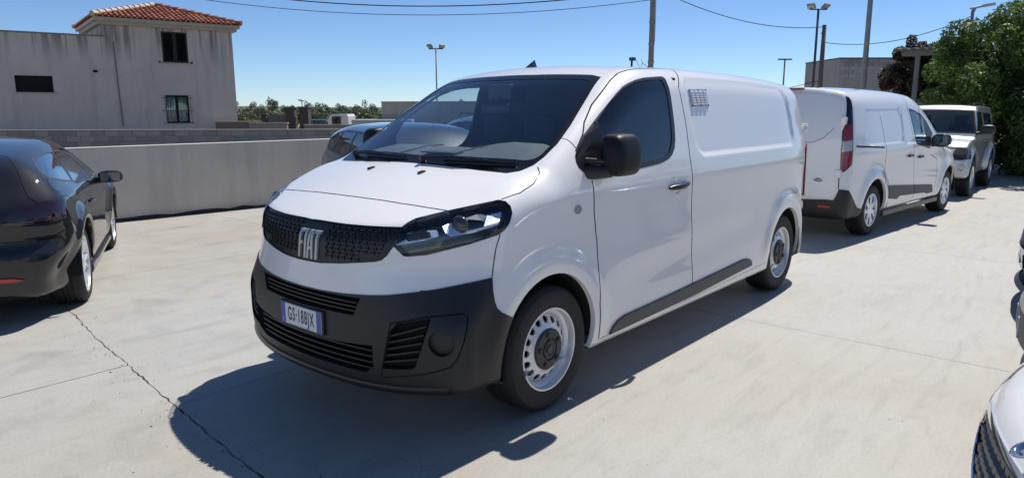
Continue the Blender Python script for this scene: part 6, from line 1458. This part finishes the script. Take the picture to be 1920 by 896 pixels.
    S.part(['ws'],'windscreen',M['glassdark'],root); S.part(['rws'],'rear_window',M['glassdark'],root)
    S.part(['chrome'],'chrome_surround',M['chrome'],root,off=.006,walls=.01); S.part(['bumper'],'bumper_bar',M['plastic_g'],root,off=.05,walls=.06)
    gr=S.part(['grille'],'grille',M['plastic_s'],root,off=-.02,walls=-.022); S.part(['lgrille'],'lower_grille',M['plastic_s'],root,off=-.02,walls=-.022)
    if nose:
        mb=MB(); z0,z1=(.26,.65) if nose=='big' else ((.575,.70) if nose=='boxy' else (.50,.67)); n_=9 if nose=='big' else 5
        Q=[]
        for i in range(n_):
            z=z0+(z1-z0)*(i+.5)/n_; hw=(.33+(z-.25)*.45) if nose=='big' else (.52 if nose=='boxy' else .40)
            ny=int(hw*2/.045)
            for j in range(ny):
                yy=-hw+(j+.5)*2*hw/ny+(.011 if i%2 else -.011)
                if abs(yy)<hw-.02: Q.append((.5,yy,z))
        for (xs_,yy,z) in solve_axis(f,Q,0,.3,1.):
            mb.add([(xs_-.004,yy-.021,z+.010),(xs_-.004,yy+.021,z+.010),(xs_-.002,yy+.012,z-.012),(xs_-.002,yy-.012,z-.012),(xs_-.024,yy-.021,z+.022),(xs_-.024,yy+.021,z+.022)],[(0,3,2,1),(0,1,5,4)])
        g_=mb.obj('grille_mesh',M['plastic_s'],gr); g_['kind']='stuff'
        mb=MB(); V=[]
        for k_ in range(25):
            y=-.74+1.48*k_/24; xx_=.80-.20*y*y-.25*y**6
            V+=[(xx_+.02,y,.215),(xx_+.05,y,.185),(xx_-.12,y*.97,.175)]
        mb.add(V,[(3*i+j,3*i+3+j,3*i+4+j,3*i+1+j) for i in range(24) for j in range(2)]); mb.obj('splitter',M['plastic_s'],root)
    for s in (1,-1):
        S.part(['lamp'],'headlight',M['lenswhite'],root,off=.002,filt=lambda c:c.y*s>0); S.part(['rlamp'],'tail_lamp',M['red'],root,off=.002,filt=lambda c:c.y*s>0)
        side_mirror(root,(-.62,wd+.12,1.0+k*.6),s,(.07,.10,.065),paint,(-.6,wd-.06,.98+k*.6))
        if rails: mb=MB(); mb.tube([(-1.0,s*.52,hh-.04),(-1.1,s*.52,hh+.02),(-2.7,s*.52,hh+.02),(-2.85,s*.52,hh-.03)],.014,6); mb.obj('roof_rail',M['plastic_s'],root)
        for xx in (-1.45,-2.45): mb=MB(); mb.box((xx-.09,s*(wd-.005),.80+k*.3),(xx+.09,s*(wd+.022),.83+k*.3),.008); mb.obj('door_handle',paint,root)
    for yy_ in (.36,-.36):
        st=MB(); st.box((-1.75,yy_-.22,.6),(-1.6,yy_+.22,1.15+k*.5),.05); st.box((-1.7,yy_-.11,1.12+k*.5),(-1.62,yy_+.11,1.28+k*.5),.03); st.obj('seat',M['seat'],root)
    wheels(root,f,2.65,wd-.015,R0,R0-.10,.205,rim,'alloy',R0+.01,R0*1.16,paint)
    place(root,px_,py_,h); return root,S,f
build_connect(); build_jimny(); build_scirocco()
build_hatch('estate_car','dark purple-grey hatchback just behind the bonnet of the large van','car',*VEH['hatch'][3:],M['dark_paint'],traced=1)
build_hatch('suv_car','dark car with roof rails, seen through the windscreen of the large van','car',-5.55,-3.1,67,M['grey_paint'],hh=1.50,rails=True)
# ================= right-hand row of cars =================
rr,_,_=build_hatch('hatchback_car','white car nose with large dark chrome-edged grille, nearest, lower right corner','car',.40,3.76,291,M['white2'],nose='big',rim='ten',group='cars nosing in from the right')
mb=MB(); mb.lathe([(.045,0),(.045,.006),(.036,.008),(.036,.002)],28,'x'); mb.lathe([(.036,0),(.034,.004),(.001,.005)],28,'x')
o=mesh_obj('badge',[(.80+h_+ (-c_*.9),b_,.735+c_*.5) for h_,b_,c_ in mb.V],mb.F,M['chrome'],rr,True)
rb,_,_=build_hatch('hatchback_car','grey car nose with boxy plastic bumper bar, between blue and white cars','car',-1.865,3.66,276,M['grey_paint'],nose='boxy',group='cars nosing in from the right',res=.06)
rc,_,_=build_hatch('hatchback_car','pale blue car nose with number plate, farthest at the right edge','car',-4.32,3.39,276,M['blue_paint'],nose='plain',group='cars nosing in from the right',res=.06)
for (r_,txt,z) in ((rc,'SC',.42),(rb,'',.46)):
    x_=float(solve_axis(hatch(),[(.5,0,z)],0,.3,1.)[0][0])+(-.004 if r_ is rc else .046)
    mb=MB(); mb.box((x_-.030,-.178,z-.053),(x_-.004,.178,z+.053),.002); mb.obj('plate_holder',M['plastic_s'],r_)
    mb=MB(); mb.box((x_-.004,-.18,z-.055),(x_,.18,z+.055)); p=mb.obj('number_plate',M['plate'],r_)
    for y0 in (-.179,.139): mb=MB(); mb.box((x_,y0,z-.054),(x_+.001,y0+.04,z+.054)); mb.obj('plate_band',M['blue'],p)
    if txt: text_obj(txt,.105,M['blackprint'],p,'plate_lettering',frame(Vector((x_+.0004,-.085,z)),Vector((0,1,0)),Vector((0,0,1)),Vector((1,0,0))),.0004,.6,.001)
# ================= overhead wires =================
wire('upper thick overhead wire crossing the sky above the large van',(-8.01,-19.67,5.4),(-15.42,-7.38,4.87),.53,.016)
wire('lower thin overhead wire crossing the sky above the large van',(-5.55,-19.33,5.12),(-15.42,-7.38,4.60),.62,.009)
wire('overhead wire sagging from the utility pole to the wooden pole',(-15.42,-7.38,4.93),(-22.85,-5.02,4.30),.38,.012)
wire('overhead wire from the wooden pole to the street lamp',(-22.85,-5.02,3.79),(-23.9,-.92,4.42),.36,.011)
wire('low overhead wire rising behind the small van to the block building',(-31.21,-10.56,2.28),(-25.32,-5.1,2.79),.05,.012)
# ================= far left background =================
def quadwall(name,label,cat,a,b_,z0,z1,th,m,cap=None,blocks=0):
    a=Vector((*a,0));b_=Vector((*b_,0)); d=(b_-a); L_=d.length; d/=L_; n=Vector((-d.y,d.x,0))
    if n.dot(Vector((cx,cy,0))-a)<0: n=-n
    t=empty(name,a); tag(t,label,cat)
    def bx(u0,u1,d0,d1,za,zb): return [tuple(d*u+n*w+Vector((0,0,z))) for u in (u0,u1) for w in (d0,d1) for z in (za,zb)],[(0,1,3,2),(4,6,7,5),(0,4,5,1),(2,3,7,6),(0,2,6,4),(1,5,7,3)]
    mb=MB(); mb.add(*bx(0,L_,-th,0,z0,z1)); mb.obj('wall_face',m,t)
    if cap is not None: mb=MB(); mb.add(*bx(-.03,L_+.03,-th-.03,.04,z1,z1+.045)); mb.obj('coping',cap,t)
    if blocks:
        mb=MB(); r=0;z=z1-.2
        while z>max(z0,.3):
            k=0
            while k*.5<L_:
                u=k*.5+(.25 if r%2 else 0); u1=min(u+.485,L_)
                if u1-u>.05: mb.add(*bx(u,u1,0,.012,z,z+.19))
                k+=1
            z-=.2;r+=1
        o=mb.obj('block_courses',blocks,t); o['kind']='stuff'
    return t
cop=noisy('far_coping',(.36,.33,.28),(.46,.42,.36),3,.9)
tanb=noisy('tan_block',(.30,.25,.19),(.38,.32,.25),3,.95); greyb=noisy('grey_block',(.15,.145,.14),(.20,.19,.18),3,.95)
quadwall('garden_wall','brown low wall with pale tile coping just right of the house','wall',(-12.9,-28.25),(-14.3,-26.63),-.1,1.02,.2,noisy('brown_wall',(.20,.16,.13),(.25,.2,.165),2,.95),noisy('tile_coping',(.45,.33,.22),(.55,.42,.3),12,.9))
quadwall('garden_wall','tan block wall behind the long grey block wall, left of the two dark pillars','wall',(-12.87,-25.24),(-13.93,-24.02),-.1,.99,.15,tanb,cop,tanb)
quadwall('garden_wall','tan block wall behind the long grey block wall, right of the two dark pillars','wall',(-13.83,-22.56),(-15.3,-20.8),-.1,.93,.15,tanb,cop,tanb)
quadwall('garden_wall','grey block wall between the stub pillar and the dark pillars','wall',(-14.52,-26.53),(-15.08,-25.89),-.1,1.31,.15,greyb,None,greyb)
for (x,y,h_,w_,l) in ((-14.42,-26.63,1.36,.20,'small grey stub pillar left of the grey garden wall'),(-14.69,-24.87,1.64,.40,'left of the two tall dark square pillars beyond the block wall'),(-15.09,-24.41,1.66,.40,'right of the two tall dark square pillars beyond the block wall')):
    t=empty('pillar',(x,y,0)); t.rotation_euler=(0,0,az); tag(t,l,'pillar'); mb=MB(); mb.box((-w_/2,-w_/2,-.1),(w_/2,w_/2,h_)); mb.obj('shaft',noisy('pillar_brown',(.075,.062,.055),(.11,.09,.08),4,.95),t)
    mb=MB(); mb.box((-w_/2-.03,-w_/2-.03,h_),(w_/2+.03,w_/2+.03,h_+.05)); mb.obj('cap',greyb,t)
t=pole('lamp_post','distant lamp post with white mushroom head above the treeline','street lamp',-23.13,-37.02,2.05,.035,.03,galv); mb=MB(); mb.lathe([(.0,.18),(.18,.16),(.24,.10),(.14,.05),(.03,.0)],16,'z',(.08,.08,2.05)); mb.obj('lamp_head',mat('lamp_white',(.75,.76,.78),.3),t,True)
quadwall('low_building','plain pale grey flat-roofed building behind the van windscreen','building',(-23.19,-29.13),(-27.4,-24.2),-.1,1.97,4.,stucco('pale_render',(.36,.34,.31),(.42,.40,.37),.3),noisy('bcap',(.28,.26,.24),(.33,.31,.29),3,.9))
# dark off-roader and lorry beyond the walls
ra,_,_=build_hatch('off_road_car','dark boxy off-roader with roof rails beyond the block walls, left of the white lorry','car',0,0,131,M['black_paint'],hh=1.62,wd=.92,rails=True,res=.09,traced=1)
ra.location=(cx-.757*48-.653*(-350/1317.6*48)-.88,cy-.653*48+.757*(-350/1317.6*48)+1.0,-.66); ra.scale=(.84,.9,.98)
# lorry cab
t=empty('lorry',(-20.87,-30.65,0)); t.rotation_euler=(0,0,az); tag(t,'white lorry cab and pale box body parked beyond the block walls','lorry')
lw=mat('lorry_white',(.72,.73,.74),.4,coat=.5)
mb=MB(); P=[(0,0,.35),(0,0,1.0),(.12,0,1.25),(.35,0,1.32),(1.05,0,1.32),(1.12,0,1.2),(1.12,0,.35)]; mb.prism([(x,-.9,z) for x,_,z in P],(0,1.8,0)); mb.obj('cab',lw,t)
for yy_ in (.905,-.925): mb=MB(); mb.box((.22,yy_,.72),(.72,yy_+.02,1.20),.006); mb.obj('window',M['glassdark'],t)
mb=MB(); mb.box((1.3,-.95,.5),(4.6,.95,1.02),.03); mb.obj('load_body',noisy('load_grey',(.42,.42,.40),(.52,.52,.5),2,.7),t)
for k in range(6): mb=MB(); mb.box((1.4+k*.55,.952,.52),(1.46+k*.55,.985,1.0)); mb.obj('rib',lw,t)
for xx_ in (.5,2.2,3.6):
    for yy_ in (.75,-.95): mb=MB(); mb.lathe([(.01,0),(.32,0),(.32,.2),(.01,.2)],20,'y',(xx_,yy_,.28)); mb.obj('wheel',M['rubber'],t)
t=empty('site_cabin',(-26.2,-27.9,0)); t.rotation_euler=(0,0,az); tag(t,'small pale cabin with dark openings right of the lorry, beyond the walls','cabin')
mb=MB(); mb.box((-2.9,-1,.0),(-.9,1,1.12)); mb.obj('wall',noisy('cabin_pale',(.38,.36,.33),(.48,.46,.43),2,.8),t); mb=MB(); mb.box((-3.0,-1.1,1.12),(-.8,1.1,1.2)); mb.obj('roof',noisy('cabin_roof',(.25,.24,.23),(.32,.3,.29),2,.8),t)
for k in range(3): mb=MB(); mb.box((-2.7+k*.62,1.001,.75),(-2.35+k*.62,1.02,1.02)); mb.obj('window',M['glassdark'],t)
# ---- distant trees, each its own ----
g=random.Random(21); protos=[]
for v in range(7):
    r_=empty('small_tree',(0,0,0)); hgt=2.6; branchy(r_,1.5,.06,.5,4,30+v)
    bl=[]; 
    for k in range(g.randint(6,10)):
        bl.append((g.uniform(-.5,.5),g.uniform(-.5,.5),g.uniform(1.2,2.6),g.uniform(.28,.5),g.uniform(.28,.5),g.uniform(.22,.42)))
    leaves('crown',bl,1500,.065,FL[v%2],r_,40+v,shellp=.5); protos.append(r_)
Fv=Vector((-.757,-.653,0)); Rv=Vector((-.653,.757,0)); base=Vector((cx,cy,0))
def atpx(px,D): return base+Fv*D+Rv*((px-960)/1317.6*D)
spec=[(452,185,66),(462,196,60),(474,198,62),(486,188,70),(497,196,60),(508,186,62),(518,178,64),(527,184,58),(537,193,62),(546,196,60),(556,195,64),(564,194,70),(578,196,60),(586,186,62),(596,197,60),(604,193,62),(611,190,66),(619,194,60),(628,197,62),(638,193,64),(646,191,58),(655,194,66),(664,196,60),(672,194,62),(680,197,58),(688,196,64),(695,186,62),(703,192,60),(711,196,62),(770,192,60),(830,190,62),(868,184,60),(880,186,62),(900,188,64),(925,192,62),(740,194,60),(800,196,62),(850,195,60)]
dense=[(px+g.uniform(-4,4),g.uniform(203,209),g.uniform(53,62)) for px in range(446,720,11)]
kinds=['rounded','ragged','slender','leaning','dense','thin','spiky']
for i,(px,top,D) in enumerate(spec+dense):
    pr=protos[i%7]; o=pr if i<7 else copy_tree(pr); p=atpx(px,D); ztop=1.6+(204-top)/1317.6*D; s_=max(.35,(ztop+.3)/2.95); o.location=(p.x,p.y,-.3); w_=g.uniform(.55,.85)*max(1,s_) if i<len(spec) else g.uniform(1.0,1.5)
    o.scale=(w_,w_,s_); o.rotation_euler=(0,0,g.uniform(0,6))
    zone='right beside the house' if px<480 else 'above the grey garden wall' if px<537 else 'behind the two dark pillars' if px<590 else 'above the dark off-roader' if px<640 else 'above the white lorry' if px<680 else 'left of the pale flat building' if px<735 else 'seen through the van windscreen'
    if i<len(spec): tag(o,('tallest ragged tree of the skyline row, ' if top<180 else 'tall distant tree of the skyline row, ' if top<190 else 'lower distant tree of the skyline row, ')+zone,'tree','trees along the skyline')
    else: tag(o,'low olive-green bush below the skyline trees, '+zone,'bush','bushes below the skyline trees')
    if i>=len(spec): o.name='small_bush' 
for i in range(11):  # unseen trees, added so the van side has something to reflect
    o=copy_tree(protos[i%7]); o.location=(8-i*4.6+g.uniform(-1,1),21+g.uniform(-1.5,2.5),-.2); s_=g.uniform(1.3,2.3); o.scale=(s_*1.25,s_*1.25,s_); o.rotation_euler=(0,0,g.uniform(0,6))
    tag(o,'unseen tree added behind the photographer, out of frame, for the van side to mirror','tree','added trees behind the photographer')
leaves('scrub',[(*(atpx(px,90+20*((px//7)%2)))[:2],g.uniform(0,.3),4,4,g.uniform(.4,.9)) for px in range(430,960,14)],42000,.22,FL[1],None,77); tag(bpy.data.objects['scrub'],kind='stuff')
# low hill far away
V=[];n=60
for k in range(n+1):
    a=math.radians(150+ k*130/n); rr_=420; hh_=2.2+.8*math.sin(k*.35)+.5*math.sin(k*.9+1)
    V+=[(rr_*.8*math.cos(a),rr_*.8*math.sin(a),-.1),(rr_*math.cos(a),rr_*math.sin(a),hh_),(rr_*1.3*math.cos(a),rr_*1.3*math.sin(a),-.1)]
tag(mesh_obj('hills',V,[(3*i+j,3*i+3+j,3*i+4+j,3*i+1+j) for i in range(n) for j in range(2)],noisy('hill_scrub',(.07,.09,.05),(.14,.15,.09),.05,.95),None,True),kind='structure')
